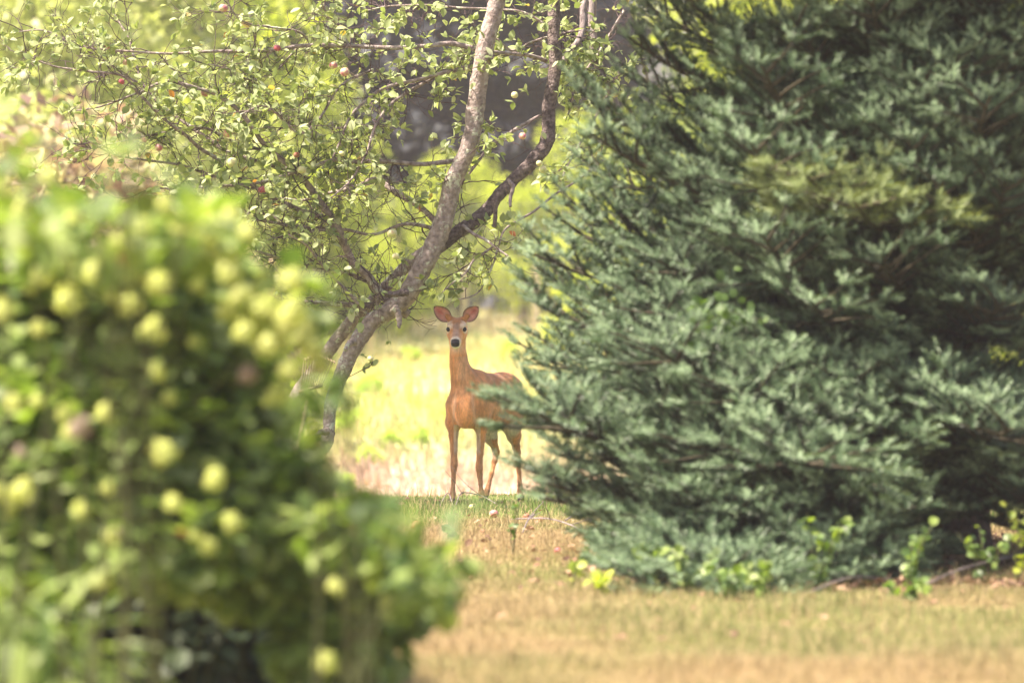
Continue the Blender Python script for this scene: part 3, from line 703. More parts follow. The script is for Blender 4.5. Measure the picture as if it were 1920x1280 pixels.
    B_([(560, 87, 3), (520, 130, 2.5), (470, 150, 2.4), (430, 130, 2), (390, 120, 1.6)], 39.4, 1.2)
    B_([(515, 290, 4), (470, 275, 3.5), (430, 262, 3), (380, 240, 3), (300, 250, 2), (230, 265, 2), (140, 285, 1.4)], 39.2, 1.1)
    B_([(455, 335, 4), (400, 330, 3.5), (340, 310, 3), (270, 300, 2.5), (215, 290, 2), (160, 262, 1.5)], 39.1, 1.1)
    # dead and broken wood
    limb('dead_branch', [(1100, -20, 9), (1094, 17, 8), (1093, 50, 8), (1083, 80, 7.5), (1064, 101, 7), (1048, 130, 6.5), (1036, 150, 5)], 40.7, 40.3, 'dead_wood', 8, .3)
    limb('dead_branch', [(1113, -30, 9), (1112, 7, 9), (1111, 67, 10), (1120, 115, 10), (1131, 145, 9), (1148, 178, 8), (1160, 215, 6)], 41.0, 40.7, 'dead_wood', 8, .3)
    limb('broken_stub', [(930, 375, 6), (929, 395, 5), (928, 412, 5), (927, 426, 4)], 39.9, 39.9, 'dark_bark', 8, .3)
    limb('broken_stub', [(738, 578, 12), (748, 590, 8), (749, 603, 6), (748, 616, 3)], 39.65, 39.6, 'bark', 8, .3)
    limb('broken_stub', [(764, 548, 9), (738, 552, 7), (716, 551, 6)], 39.6, 39.5, 'dark_bark', 8, .3)
    limb('broken_stub', [(665, 640, 9), (656, 645, 7), (647, 656, 5)], 39.6, 39.5, 'bark', 8, .3)
    limb('broken_stub', [(614, 808, 9), (600, 812, 6), (586, 822, 3)], 39.6, 39.5, 'bark', 8, .3)
    limb('broken_stub', [(955, 340, 5), (962, 350, 5), (957, 372, 4), (957, 388, 3)], 39.9, 39.8, 'dead_wood', 8, .3)
    limb('branch', [(470, 768, 9), (515, 783, 8), (548, 812, 7), (572, 832, 6), (584, 838, 4)], 39.4, 39.7, 'bark', 8, .15, .1)
    # twigs and leaves grown from the branches
    def add_leaf(p, d, s=None):
        LP.append(p); LD.append(d); LS.append(s or rng.uniform(.042, .080)); LV.append(rng.rand() ** 1.2 * (1 if rng.rand() < .25 else .94))
    def twig(p0, d, L, depth, leafy, r0):
        n = max(3, int(L / .035)); p = p0.copy(); pts = [p.copy()]; d = d.copy()
        for i in range(n):
            d = d + rng.normal(size=3) * .22 + np.array([0, 0, .03]); d /= np.linalg.norm(d); p = p + d * L / n; pts.append(p.copy())
            if depth > 0 and rng.rand() < .34:
                dd = d + rng.normal(size=3) * .7; dd /= np.linalg.norm(dd); twig(p, dd, L * rng.uniform(.35, .65), depth - 1, leafy, r0 * .65)
            if i > 0 and rng.rand() < .17 * leafy:
                for _ in range(rng.randint(1, 4)):
                    ld = d * .6 + rng.normal(size=3) * .8 + np.array([0, 0, .1]); ld /= np.linalg.norm(ld); add_leaf(p + ld * .008, ld)
        if rng.rand() < .5 * leafy:
            for _ in range(rng.randint(2, 5)):
                ld = d * .9 + rng.normal(size=3) * .7; ld /= np.linalg.norm(ld); add_leaf(p, ld)
        tube(twigs, np.array(pts) - o, np.linspace(r0, r0 * .45, len(pts)), 4, cap=False)
    for p, r, tw, leafy in segs:
        if tw <= 0: continue
        L = np.linalg.norm(np.diff(p, axis=0), axis=1).sum(); n = int(L / .058 * tw)
        for _ in range(n):
            i = rng.randint(1, len(p) - 1); dd = p[i] - p[i - 1]; dd /= np.linalg.norm(dd)
            if tw < .3 and (p[i][2] < 1.3 or rng.rand() < .3): continue
            px_ = 960 + p[i][0] / p[i][1] * FPX; py_ = 547 + (1.5 - p[i][2]) / p[i][1] * FPX
            d = dd * rng.uniform(-.2, .9) + rng.normal(size=3) * .75; d /= np.linalg.norm(d)
            L_ = rng.uniform(.12, .46); leafy_ = leafy * (1.0 if rng.rand() < .62 else .12)
            if px_ > 760 and py_ > 480 : L_ *= .4
            if 520 < px_ < 870 and py_ > 320: leafy_ *= .5
            twig(p[i], d, L_, 2 if L_ > .2 else 1, leafy_ if leafy else .3, rng.uniform(.0028, .0048))
        if leafy:
            for _ in range(rng.randint(3, 6)):
                dd = p[-1] - p[-2]; dd /= np.linalg.norm(dd); ld = dd + rng.normal(size=3) * .6; add_leaf(p[-1], ld / np.linalg.norm(ld))
    # small sprig below the limb
    sp, _ = pline([(655, 706, 2), (680, 693, 2), (695, 685, 1.5), (700, 672, 1)], 39.6, 39.6); tube(twigs, sp - o, .003, 4)
    for _ in range(9): add_leaf(P(rng.uniform(678, 712), rng.uniform(664, 690), 39.6), rdirs(rng, 1)[0], .06)
    sp, _ = pline([(775, 558, 2), (785, 566, 2), (796, 571, 1.5)], 39.6, 39.6); tube(twigs, sp - o, .003, 4); add_leaf(P(784, 568, 39.6), np.array([.6, 0, -.7]), .06)
    LPa, LDa = np.array(LP), np.array(LD); n = len(LPa)
    ups = np.array([0, -.35, 1.0]) + rng.normal(size=(n, 3)) * .55
    R = frames(LDa, ups)
    scatter(leaves, *LEAF, LPa - o, R, np.array(LS)[:, None] * np.stack([np.ones(n), rng.uniform(.8, 1.25, n), rng.uniform(.3, 1.8, n)], 1), np.array(LV))
    print('apple leaves', n)
    tb = twigs.build('twigs', M['twig'], root); tb['kind'] = 'stuff'
    lb = leaves.build('foliage', M['apple_leaf'], root); lb['kind'] = 'stuff'
    # apples
    ap = [(419, 15, 9), (520, 90, 7, 'apple_red'), (384, 174, 8), (236, 117, 6), (228, 153, 6, 'apple_red'), (646, 135, 9.5), (625, 122, 8), (427, 249, 9), (298, 276, 8), (436, 304, 10, 'apple_green'), (566, 318, 8.5, 'apple_green'), (492, 355, 8, 'apple_red'), (735, 437, 9, 'apple_green'), (1018, 317, 7, 'apple_green'), (1011, 306, 6, 'apple_green'), (980, 255, 7), (270, 262, 6), (556, 290, 6, 'apple_rot'), (641, 288, 6, 'apple_green'), (742, 480, 7, 'apple_green'), (695, 672, 6, 'apple_green'), (965, 178, 7, 'apple_green')]
    for a in ap:
        d = 39.35 + rng.uniform(-.15, .25); c = P(a[0], a[1], d); rm = a[2] * d / FPX
        make_apple('apple', c - o, rm, a[3] if len(a) > 3 else 'apple', root, rng)
    return root

def apple_mesh(rm, rng, rot=None):
    mb = MB(); u = np.linspace(0, np.pi, 14); v = np.linspace(0, 2 * np.pi, 18, endpoint=False)
    U, W_ = np.meshgrid(u, v, indexing='ij')
    r = 1 + .06 * np.cos(W_ * 5) * np.sin(U) ** 2 * .4; prof = (1 - .32 * np.exp(-(U / .33) ** 2) - .2 * np.exp(-((np.pi - U) / .3) ** 2))
    S = np.stack([np.sin(U) * np.cos(W_) * r, np.sin(U) * np.sin(W_) * r, np.cos(U) * prof * .92 - .06 * np.sin(U)], -1).reshape(-1, 3) * rm
    S *= 1 + (rng.rand(3) - .5) * .12
    i = np.arange(13)[:, None] * 18; j = np.arange(18)[None]; j2 = (j + 1) % 18
    mb.add(S, None, np.stack([i + j, i + 18 + j, i + 18 + j2, i + j2], -1).reshape(-1, 4)); return mb

def make_apple(name, c, rm, mat, parent, rng, tilt=.4):
    ob = apple_mesh(rm, rng).build(name, M[mat], parent)
    ob.location = c; ob.rotation_euler = (rng.uniform(-tilt, tilt), rng.uniform(-tilt, tilt), rng.uniform(0, 6))
    st = MB(); tube(st, [(0, 0, rm * .55), (rm * .1, 0, rm * .95), (rm * .3, 0, rm * 1.5)], [rm * .07, rm * .05, rm * .06], 5)
    st.build('stalk', M['twig'], ob); return ob
make_apple_tree()

# ------------------------------------------------------------------ the big spruce
def bough_mesh(L, seed, old=False, dens=1.0):  # old: use the needle colour with sunlight painted in
    """woody axes and needled shoots of one bough, base at the origin, growing along +X with its spray in the XY plane"""
    rng = np.random.RandomState(seed)
    wood = MB(); shoots = []      # (start, dir, length, var)
    def axis(p, d, L, lvl, r0, tl):
        step = .092 if lvl == 0 else .064
        n = max(2, int(L / step)); pts = [p.copy()]; d = d.copy()
        for i in range(n):
            d = d + rng.normal(size=3) * (.03 if lvl == 0 else .06) + np.array([0, 0, (-.035 if i < n * .5 else .05) if lvl == 0 else .02]); d /= np.linalg.norm(d)
            p = p + d * L / n; pts.append(p.copy()); t = (i + 1) / n
            if lvl == 0 and t < .15: continue
            for sg in (1, -1):
                s = np.cross(np.array([0, 0, 1.0]), d); s /= np.linalg.norm(s); a = rng.uniform(.65, .95)
                dd = d * math.cos(a) + s * sg * math.sin(a) + np.array([0, 0, rng.uniform(-.12, .42)]); dd /= np.linalg.norm(dd)
                ln = ((.31 * L * (1 - t) ** .6 * min(1, t * 3) + .09) if lvl == 0 else (.38 * L * (1 - t) ** .8 + .05)) * rng.uniform(.65, 1.25)
                if lvl < 2 and ln > .19: axis(p, dd, ln, lvl + 1, r0 * .45, t)
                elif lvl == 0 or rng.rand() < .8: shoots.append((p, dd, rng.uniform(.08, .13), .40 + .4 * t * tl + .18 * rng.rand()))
            if lvl > 0 and rng.rand() < .22:
                dd = d * .8 + rng.normal(size=3) * .25 + np.array([0, 0, .45]); dd /= np.linalg.norm(dd); shoots.append((p, dd, rng.uniform(.06, .10), .6 + .4 * rng.rand()))
        pts = np.array(pts); tube(wood, pts, np.linspace(r0, max(.002, r0 * .3), len(pts)), 5, cap=False)
        for k in range(int(len(pts) * (.5 if lvl == 0 else .1)), len(pts) - 1):
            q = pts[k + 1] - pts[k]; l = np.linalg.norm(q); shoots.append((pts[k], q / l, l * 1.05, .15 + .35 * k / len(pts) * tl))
        for a in (0, .55, -.55):
            s = np.cross(np.array([0, 0, 1.0]), d); s /= np.linalg.norm(s) + 1e-9
            dd = d * math.cos(a) + s * math.sin(a) + np.array([0, 0, rng.uniform(-.05, .2)]); dd /= np.linalg.norm(dd)
            shoots.append((p, dd, rng.uniform(.09, .14) * (1 if a == 0 else .75), .8 + .2 * rng.rand()))
        return p
    tipv = axis(np.zeros(3), np.array([1.0, 0, 0]), L, 0, .008 + .006 * L, 1.0)
    ang = -math.atan2(tipv[1], tipv[0]); el = math.atan2(tipv[2], math.hypot(tipv[0], tipv[1])); f_ = L / np.linalg.norm(tipv)
    Rz = np.array([[math.cos(ang), -math.sin(ang), 0], [math.sin(ang), math.cos(ang), 0], [0, 0, 1]]); Ry = np.array([[math.cos(el), 0, math.sin(el)], [0, 1, 0], [-math.sin(el), 0, math.cos(el)]]); RR = (Ry @ Rz) * f_
    wood.v = [v @ RR.T for v in wood.v]; shoots = [(RR @ a, RR @ b / f_, l, v) for a, b, l, v in shoots]
    S = np.array([s[0] for s in shoots]); D = np.array([s[1] for s in shoots]); LL = np.array([s[2] for s in shoots]); VV = np.array([s[3] for s in shoots])
    ne = MB(); nper = 60
    n = len(S); t = rng.rand(n, nper) ; ang = rng.uniform(0, 2 * np.pi, (n, nper))
    R = frames(D, np.tile([0, 0, 1.0], (n, 1)) + rng.normal(size=(n, 3)) * .1)
    f, s_, u = R[:, :, 0], R[:, :, 1], R[:, :, 2]
    rad_dir = s_[:, None] * np.cos(ang)[..., None] + u[:, None] * np.sin(ang)[..., None]
    fw = .55 + .9 * t ** 3
    nd = rad_dir + f[:, None] * fw[..., None]; nd /= np.linalg.norm(nd, axis=2)[..., None]
    pos = S[:, None] + f[:, None] * (t * LL[:, None])[..., None] + rad_dir * .002
    ln = rng.uniform(.019, .027, (n, nper)); wd = .0017
    side = np.cross(nd, f[:, None]); side /= np.linalg.norm(side, axis=2)[..., None] + 1e-9
    A = pos - side * wd; Bv = pos + side * wd; T = pos + nd * ln[..., None]
    W = np.stack([A, Bv, T], 2).reshape(-1, 3)
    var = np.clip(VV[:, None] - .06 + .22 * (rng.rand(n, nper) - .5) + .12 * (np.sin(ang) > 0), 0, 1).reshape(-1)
    ne.add(W, np.arange(len(W)).reshape(-1, 3), None, np.repeat(var, 3))
    print('bough', L, len(S))
    return wood.build('branch', M['spruce_twig'], mesh_only=True), ne.build('needles', M['needle_sunlit' if old else 'needle'], mesh_only=True, smoothf=False)

def make_spruce():
    rng = np.random.RandomState(5)
    TX, TY = P(1790, 900, 31.6)[0], 31.6
    gz = float(H(TX, TY))
    root = thing('spruce_tree', 'big blue-green spruce filling the right side, its boughs sweeping down to the lawn', 'tree', (TX, TY, gz))
    mb = MB(); zz = np.linspace(-.1, 9.5, 30)
    pts = np.stack([.04 * np.sin(zz * .9), .03 * np.cos(zz * .7), zz], 1)
    tube(mb, pts, .17 * (1 - zz / 10.2) + .012 + .05 * np.exp(-zz * 4), 14, knob=.12, rng=rng); mb.build('trunk', M['spruce_bark'], root)
    classes = {}
    for ci, L in enumerate((1.0, 1.5, 2.1)):
        classes[L] = [bough_mesh(L, 100 + ci * 10 + k) for k in range(3)]
    sunlit_bough = bough_mesh(1.5, 333, True)
    cnt = [0]
    def place(start, d, L, roll=0.0, old=False, twist=None):
        cl = min(classes, key=lambda c: abs(math.log(L / c)))
        wm, nm = sunlit_bough if old else classes[cl][rng.randint(3)]
        sc = L / (1.5 if old else cl)
        d = Vector(d).normalized(); up = Vector((0, 0, 1)); s = up.cross(d).normalized(); u = d.cross(s)
        Rm = Matrix((d, s, u)).transposed().to_4x4() @ Matrix.Rotation(roll, 4, 'X')
        b = link('branch', wm, root); b.matrix_local = Matrix.Translation(Vector(start)) @ Rm @ Matrix.Scale(sc, 4)
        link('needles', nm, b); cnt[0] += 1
    def hand(px, py, d, rise, old=False, roll=0.0, lenf=1.0):
        """bough whose tip is where the photo shows one; rise = metres the tip stands above its base on the trunk"""
        tip = P(px, py, d) - np.array([TX, TY, gz]); hor = np.array([tip[0], tip[1], 0])
        L = np.linalg.norm([np.linalg.norm(hor), rise]); dr = np.array([tip[0], tip[1], rise]) / L
        Lb = min(L * .97, 2.9) * lenf; place(tip - dr * Lb * 1.04, dr, Lb, roll, old)
    tips = [  # left outline from top to bottom
        (1120, -30, 32.5, .9), (1125, 60, 31.5, .8), (1160, 130, 32.3, .7), (1035, 165, 31.8, .8), (1050, 240, 30.8, .75), (1035, 300, 32.8, .6),
        (1000, 375, 31.5, .6), (1010, 420, 32.5, .5), (948, 470, 31.5, .45), (985, 520, 32.4, .4), (950, 560, 31, .35), (965, 640, 31.6, .3), (958, 668, 32.6, .25),
        (975, 715, 30.6, .4), (955, 770, 29.6, .3), (930, 770, 30.2, .2), (985, 800, 32, .15), (1000, 850, 31, .05), (960, 905, 30.2, .0), (955, 935, 30.8, -.05), (1040, 965, 31, -.15), (1075, 1000, 30.5, -.2), (1120, 1060, 30, -.25),
        # front boughs that come towards the camera
        (1400, 105, 29.4, .85), (1380, 255, 29.3, .7), (1400, 430, 29.3, .5), (1290, 415, 29.8, .5), (1560, 230, 29.6, .8), (1850, 165, 29.2, .9), (1690, 250, 29.4, .7), (1760, 330, 29.3, .5), (1330, 60, 30.6, .7), (1460, 20, 30.0, .7), (1650, 40, 29.8, .7), (1800, 20, 30.0, .7), (1250, -20, 31.0, .8), (1500, -60, 30.4, .7),
        (1200, 480, 30.2, .35), (1240, 330, 30.6, .5), (1170, 560, 30.0, .3), (1500, 560, 29.2, .25), (1420, 650, 29.5, .15), (1190, 640, 29.3, .35), (1350, 720, 29.1, .2), (1560, 700, 29.3, .2), (1700, 700, 29.4, .15), (1880, 560, 29.4, .3), (1830, 420, 29.6, .4), (1640, 470, 29.2, .3),
        (1180, 760, 29.7, .15), (1120, 830, 29.8, .1), (1280, 830, 29.2, .0), (1220, 920, 29.3, -.1), (1400, 860, 29.0, -.05), (1330, 960, 29.1, -.15), (1430, 920, 29.2, -.1), (1160, 980, 29.7, -.2), (1240, 1040, 29.6, -.25), (1330, 1030, 29.3, -.2), (1780, 770, 29.2, .0), (1900, 760, 29.6, .1), (1270, 1085, 28.4, -.3), (1290, 1090, 28.1, -.3), (1480, 860, 28.3, -.1), (1900, 800, 28.8, .0), (1980, 930, 29.2, -.1), (1880, 960, 29.8, -.15), (1160, 1070, 29.0, -.3), (1200, 1115, 28.0, -.3), (1330, 1115, 27.9, -.3), (1790, 90, 29.4, .6), (1700, 140, 29.5, .6), (1620, -20, 29.6, .7), (1900, 60, 29.6, .7), (1850, -70, 29.7, .6), (1970, 10, 29.8, .6), (1740, -90, 29.7, .6), (1880, 330, 29.3, .5), (1960, 200, 29.6, .6), (1100, 690, 30.2, .3), (1080, 600, 31, .3), (1110, 500, 31.5, .4), (1130, 400, 31.5, .5), (1180, 260, 31.5, .6)]
    for t in tips:
        sh = (18 if 400 < t[1] < 900 else 30) if t[0] < 1150 else 10
        hand(t[0] + sh, t[1], *t[2:], roll=rng.uniform(-.25, .25))
    hand(1590, 370, 29.1, .3, True); hand(1500, 320, 29.1, .4, True, lenf=.7)  # two boughs coloured yellow-green to show a sunlit patch
    # the rest of the tree, level after level, mostly behind and above
    for k in range(4):
        th = rad(5 + k * 43); place((0, 0, .5 + .12 * (k % 3)), (math.cos(th), math.sin(th), .02), 2.2, rng.uniform(-.2, .2))
    for z, k in ((1.3, 1), (2.5, 1), (3.35, 5), (3.8, 5), (4.5, 3), (5.4, 2), (6.4, 2), (7.5, 2)):
        for a in range(k):
            th = rad(rng.uniform(-40, 130)) if z < 3 else a * 2 * math.pi / k + z * 2.4 if z > 5 else rad(150 + a * 42 + z * 11)
            L = 3.1 * (1 - (z - .9) / 9.5) * rng.uniform(.85, 1)
            if 3 < z < 4: L = 3.0; th = rad(140 + a * 34 + (17 if z > 3.5 else 0))  # boughs above the view lengthened so they shade the upper spruce
            place((0, 0, z), (math.cos(th), math.sin(th), rng.uniform(.0, .35)), max(.9, L), rng.uniform(-.3, .3))
    print('boughs', cnt[0])
    # dead lower twigs and fallen wood under the tree
    for k in range(10):
        th = rng.uniform(math.pi, 2 * math.pi); z = rng.uniform(.25, 1.1); L = rng.uniform(.8, 1.7)
        p = [np.array([0, 0, z])]; d = np.array([math.cos(th), math.sin(th), rng.uniform(-.35, -.0)])
        for i in range(8): d = d + rng.normal(size=3) * .12; p.append(p[-1] + d / np.linalg.norm(d) * L / 8)
        p = np.array(p); p[:, 2] = np.maximum(p[:, 2], .03)
        mb = MB(); tube(mb, p, np.linspace(.016, .004, 9), 6)
        for i in range(2, 8):
            q = p[i] + np.stack([np.linspace(0, 1, 4)] * 3, 1) * (rng.normal(size=3) * [.25, .25, .12]); q[:, 2] = np.maximum(q[:, 2], .02)
            tube(mb, q, np.linspace(.005, .002, 4), 4)
        mb.build('dead_branch', M['dead_wood'], root)
    return root
make_spruce()

# ------------------------------------------------------------------ hydrangea bush in front
def flower_mesh(seed, mat, tall=1.2):
    rng = np.random.RandomState(seed); mb = MB()
    n = 95; d = rdirs(rng, n); d[:, 2] = np.abs(d[:, 2]) * 1.0 - .35 * (rng.rand(n) < .4); d *= (1 + .28 * np.sin(d[:, :1] * 4 + seed) * np.sin(d[:, 1:2] * 5 + seed * 2)); d /= np.linalg.norm(d, axis=1)[:, None]
    pos = d * np.array([.046, .046, .055 * tall]) * rng.uniform(.6, 1.2, n)[:, None]
    for a in range(4):
        ang = a * np.pi / 2 + rng.uniform(0, .5, n)
        t1 = np.cross(d, np.tile([0.1, .2, 1.0], (n, 1))); t1 /= np.linalg.norm(t1, axis=1)[:, None]; t2 = np.cross(d, t1)
        pd = t1 * np.cos(ang)[:, None] + t2 * np.sin(ang)[:, None]
        scatter(mb, *QUADLEAF, pos, frames(pd, d), np.full(n, .017) * rng.uniform(.8, 1.2, n), np.clip(rng.rand(n) * .8 + .2 * (d[:, 2] > 0), 0, 1))
    return mb.build('flower_head', M[mat], mesh_only=True)

def make_bush(name, label, cat, d0, lobes, nleaf, flowers, seed, leafmat, base_px, spread, size=(.06, .11), leafT=LEAF_WIDE, inner=.35, nstem=12):
    rng = np.random.RandomState(seed)
    bx = P(base_px, 900, d0)[0]; root = thing(name, label, cat, (bx, d0, float(H(bx, d0)))); o = np.array(root.location)
    pos = []; dirs = []
    wts = np.array([l[3] * l[4] * (l[5] if len(l) > 5 else 1) for l in lobes], float); wts /= wts.sum()
    for (px, py, d, rx, ry), k in zip([l[:5] for l in lobes], rng.multinomial(nleaf, wts)):
        c = P(px, py, d); r = np.array([rx * d / FPX, min(.8, rx * d / FPX * 1.0), ry * d / FPX])
        q = rdirs(rng, k); s = np.where(rng.rand(k) < inner, rng.uniform(.4, .9, k), rng.uniform(.86, 1.08, k))
        pos.append(c + q * r * s[:, None]); dd = q + rdirs(rng, k) * .7 + np.array([0, 0, .15]); dirs.append(dd)
    pos = np.concatenate(pos); dirs = np.concatenate(dirs); k = pos[:, 2] > .03; pos, dirs = pos[k], dirs[k]; n = len(pos)
    mb = MB(); ups = dirs * .7 + np.array([0, -.1, 1.0]) + rng.normal(size=(n, 3)) * .3
    dd = dirs + np.array([0, 0, -.5])
    scatter(mb, *leafT, pos - o, frames(dd, ups), rng.uniform(*size, n), rng.rand(n))
    lb = mb.build('foliage', M[leafmat], root); lb['kind'] = 'stuff'
    for k in range(nstem):
        l = lobes[rng.randint(len(lobes))]; c = P(l[0] + rng.uniform(-.5, .5) * l[3], l[1] - rng.uniform(.0, .7) * l[4], l[2]); g = np.array([bx + rng.uniform(-.35, .35) * spread, d0 + rng.uniform(-.25, .25), 0])
        m = (g + c) / 2 + np.array([(c - g)[0] * -.15, 0, .15]); st = MB(); tube(st, catmull([g, m, c], 6) - o, np.linspace(.007, .003, 13), 6); st.build('stem', M['stem'], root)
    for (px, py, d, kind, sc) in flowers:
        me = FL[kind][rng.randint(len(FL[kind]))]; f = link('flower_head', me, root, P(px, py, d) - o)
        f.rotation_euler = (rng.uniform(-.5, .3), rng.uniform(-.5, .5), rng.uniform(0, 6)); f.scale = (sc,) * 3
        if kind == 'dry': f['label'] = 'faded pinkish-brown flower head'
        if kind == 'red': f['label'] = 'red-brown withered flower head'
    return root
FL = {'y': [flower_mesh(s, 'floret') for s in (1, 2, 3)], 'dry': [flower_mesh(4, 'floret_dry')], 'red': [flower_mesh(5, 'floret_red', 1.0)]}
fl = []
for (px, py, sc) in [(455, 560, .9), (495, 585, 1.0), (540, 610, 1.0), (505, 655, .9), (560, 640, 1.0), (430, 520, .9), (585, 660, .8), (460, 630, .8), (545, 700, .8), (345, 430, .9), (270, 430, .7), (395, 440, .9), (180, 520, .8), (300, 540, .8)]:
    fl.append((px, py, 18.35, 'y', sc))
rf = np.random.RandomState(9)
for (px, py, k, sc) in [(95, 335, 'y', .8), (310, 390, 'y', .9), (435, 405, 'y', .8), (465, 445, 'y', 1), (222, 465, 'y', 1.1), (240, 495, 'red', .9), (40, 400, 'y', 1), (140, 415, 'y', .7), (80, 520, 'y', 1), (130, 570, 'y', 1.1), (245, 578, 'y', .9), (285, 628, 'y', 1.2), (8, 590, 'y', .9), (330, 480, 'y', 1.2), (385, 470, 'y', 1.2), (420, 490, 'y', 1.1), (500, 530, 'y', 1.1), (545, 535, 'y', 1), (600, 690, 'y', .9), (575, 620, 'y', .9), (480, 620, 'y', 1.2), (530, 640, 'y', 1.2), (580, 660, 'y', 1), (430, 590, 'y', 1.0), (520, 745, 'y', 1.1), (310, 858, 'y', 1.15), (405, 905, 'y', 1.1), (325, 950, 'y', .9), (440, 985, 'y', 1), (42, 927, 'y', 1.1), (195, 780, 'y', .8), (150, 808, 'dry', 1.1), (465, 705, 'dry', 1), (190, 1095, 'y', 1), (205, 1012, 'y', .8), (222, 1000, 'dry', .4), (392, 1028, 'y', .8), (630, 1105, 'y', .8), (735, 1130, 'y', .8), (612, 1250, 'y', 1.1), (738, 985, 'y', .7), (28, 760, 'y', .7), (200, 920, 'y', .7), (340, 1000, 'red', .35), (75, 620, 'y', .8), (40, 850, 'dry', .6), (550, 590, 'y', 1.1), (370, 540, 'y', .8)]:
    fl.append((px, py, 18.38 + rf.uniform(-.15, .2), k, sc * rf.uniform(.62, .86)))
for _ in range(26):
    fl.append((rf.uniform(-20, 560), rf.uniform(480, 1060), 18.5 + rf.uniform(.0, .3), 'y', rf.uniform(.4, .65)))
lobes = [(-40, 600, 19.4, 190, 150), (110, 620, 19.3, 170, 130), (280, 640, 19.2, 160, 150), (400, 670, 19.3, 105, 110), (380, 530, 19.4, 90, 60), (90, 540, 19.6, 110, 60), (40, 860, 19.1, 190, 180), (230, 880, 19.0, 180, 160), (380, 840, 19.1, 115, 150), (470, 950, 19.0, 120, 110), (570, 1040, 19.1, 110, 80), (330, 1010, 18.8, 140, 80), (660, 1090, 19.2, 110, 60), (620, 1190, 19.1, 100, 80), (700, 1090, 19.3, 90, 50, .7), (80, 1000, 19.0, 140, 90), (480, 1070, 19.0, 100, 60), (-60, 470, 19.8, 80, 60), (760, 1120, 19.2, 50, 35, .5), (690, 1200, 19.4, 70, 45), (640, 1000, 18.5, 80, 50, .45), (780, 1070, 18.4, 80, 50, .3), (840, 1120, 18.4, 40, 25, .3), (525, 730, 19.1, 45, 60, .6), (560, 900, 19.0, 55, 50, .8), (150, 440, 18.8, 150, 60, .4), (360, 440, 18.6, 110, 50, .4), (560, 560, 18.5, 50, 50, .3)]
make_bush('hydrangea_bush', 'large out-of-focus bush with round pale yellow flower heads in the left foreground', 'bush', 19.4, lobes, 11000, fl, 31, 'bush_leaf', 330, 1.2)
back = [(0, 760, 21.5, 260, 200), (230, 830, 21.3, 220, 180), (380, 950, 21.2, 150, 180), (60, 1080, 21.5, 280, 200), (330, 1180, 21.3, 250, 170), (540, 1180, 21.2, 100, 90)]
make_bush('leafy_shrub', 'leafy shrub directly behind the flowering bush, shade painted into its near-black leaves', 'shrub', 21.5, back, 7500, [], 32, 'shade_leaf', 230, 1.6, (.08, .12), inner=.6)
# loose pale shoots above the flowering bush
tops = [(60, 380, 16.2, 110, 60), (250, 330, 16.0, 50, 50), (150, 430, 16.2, 120, 60), (20, 300, 16.4, 60, 80), (340, 440, 16.2, 90, 40)]
make_bush('tall_sprig', 'loose pale leafy sprigs rising above the flower heads at far left', 'plant', 16.2, tops, 100, [], 33, 'bush_leaf', 120, .9, (.055, .095), inner=.5, nstem=12)
sprig = [(590, 775, 16.3, 38, 50), (640, 742, 16.2, 35, 22), (740, 1000, 16.0, 50, 60), (870, 960, 15.8, 30, 40), (700, 930, 16.2, 40, 40), (800, 1090, 16.2, 60, 40)]
make_bush('leafy_sprig', 'thin pale green sprigs leaning right from the flowering bush over the lawn', 'plant', 16.3, sprig, 125, [(738, 985, 16.2, 'y', .6), (700, 960, 16.2, 'y', .45)], 34, 'weed_leaf', 640, .3, (.04, .07), inner=.6, nstem=8)
lily = [(40, 1200, 17.0, 130, 90), (130, 1260, 17.0, 110, 60), (10, 1120, 17.1, 60, 50)]
make_bush('long_leaved_plant', 'plant with long narrow leaves in the bottom left corner', 'plant', 17.0, lily, 190, [], 35, 'bush_leaf', 40, .5, (.15, .26), LEAF_LONG, .4, 8)

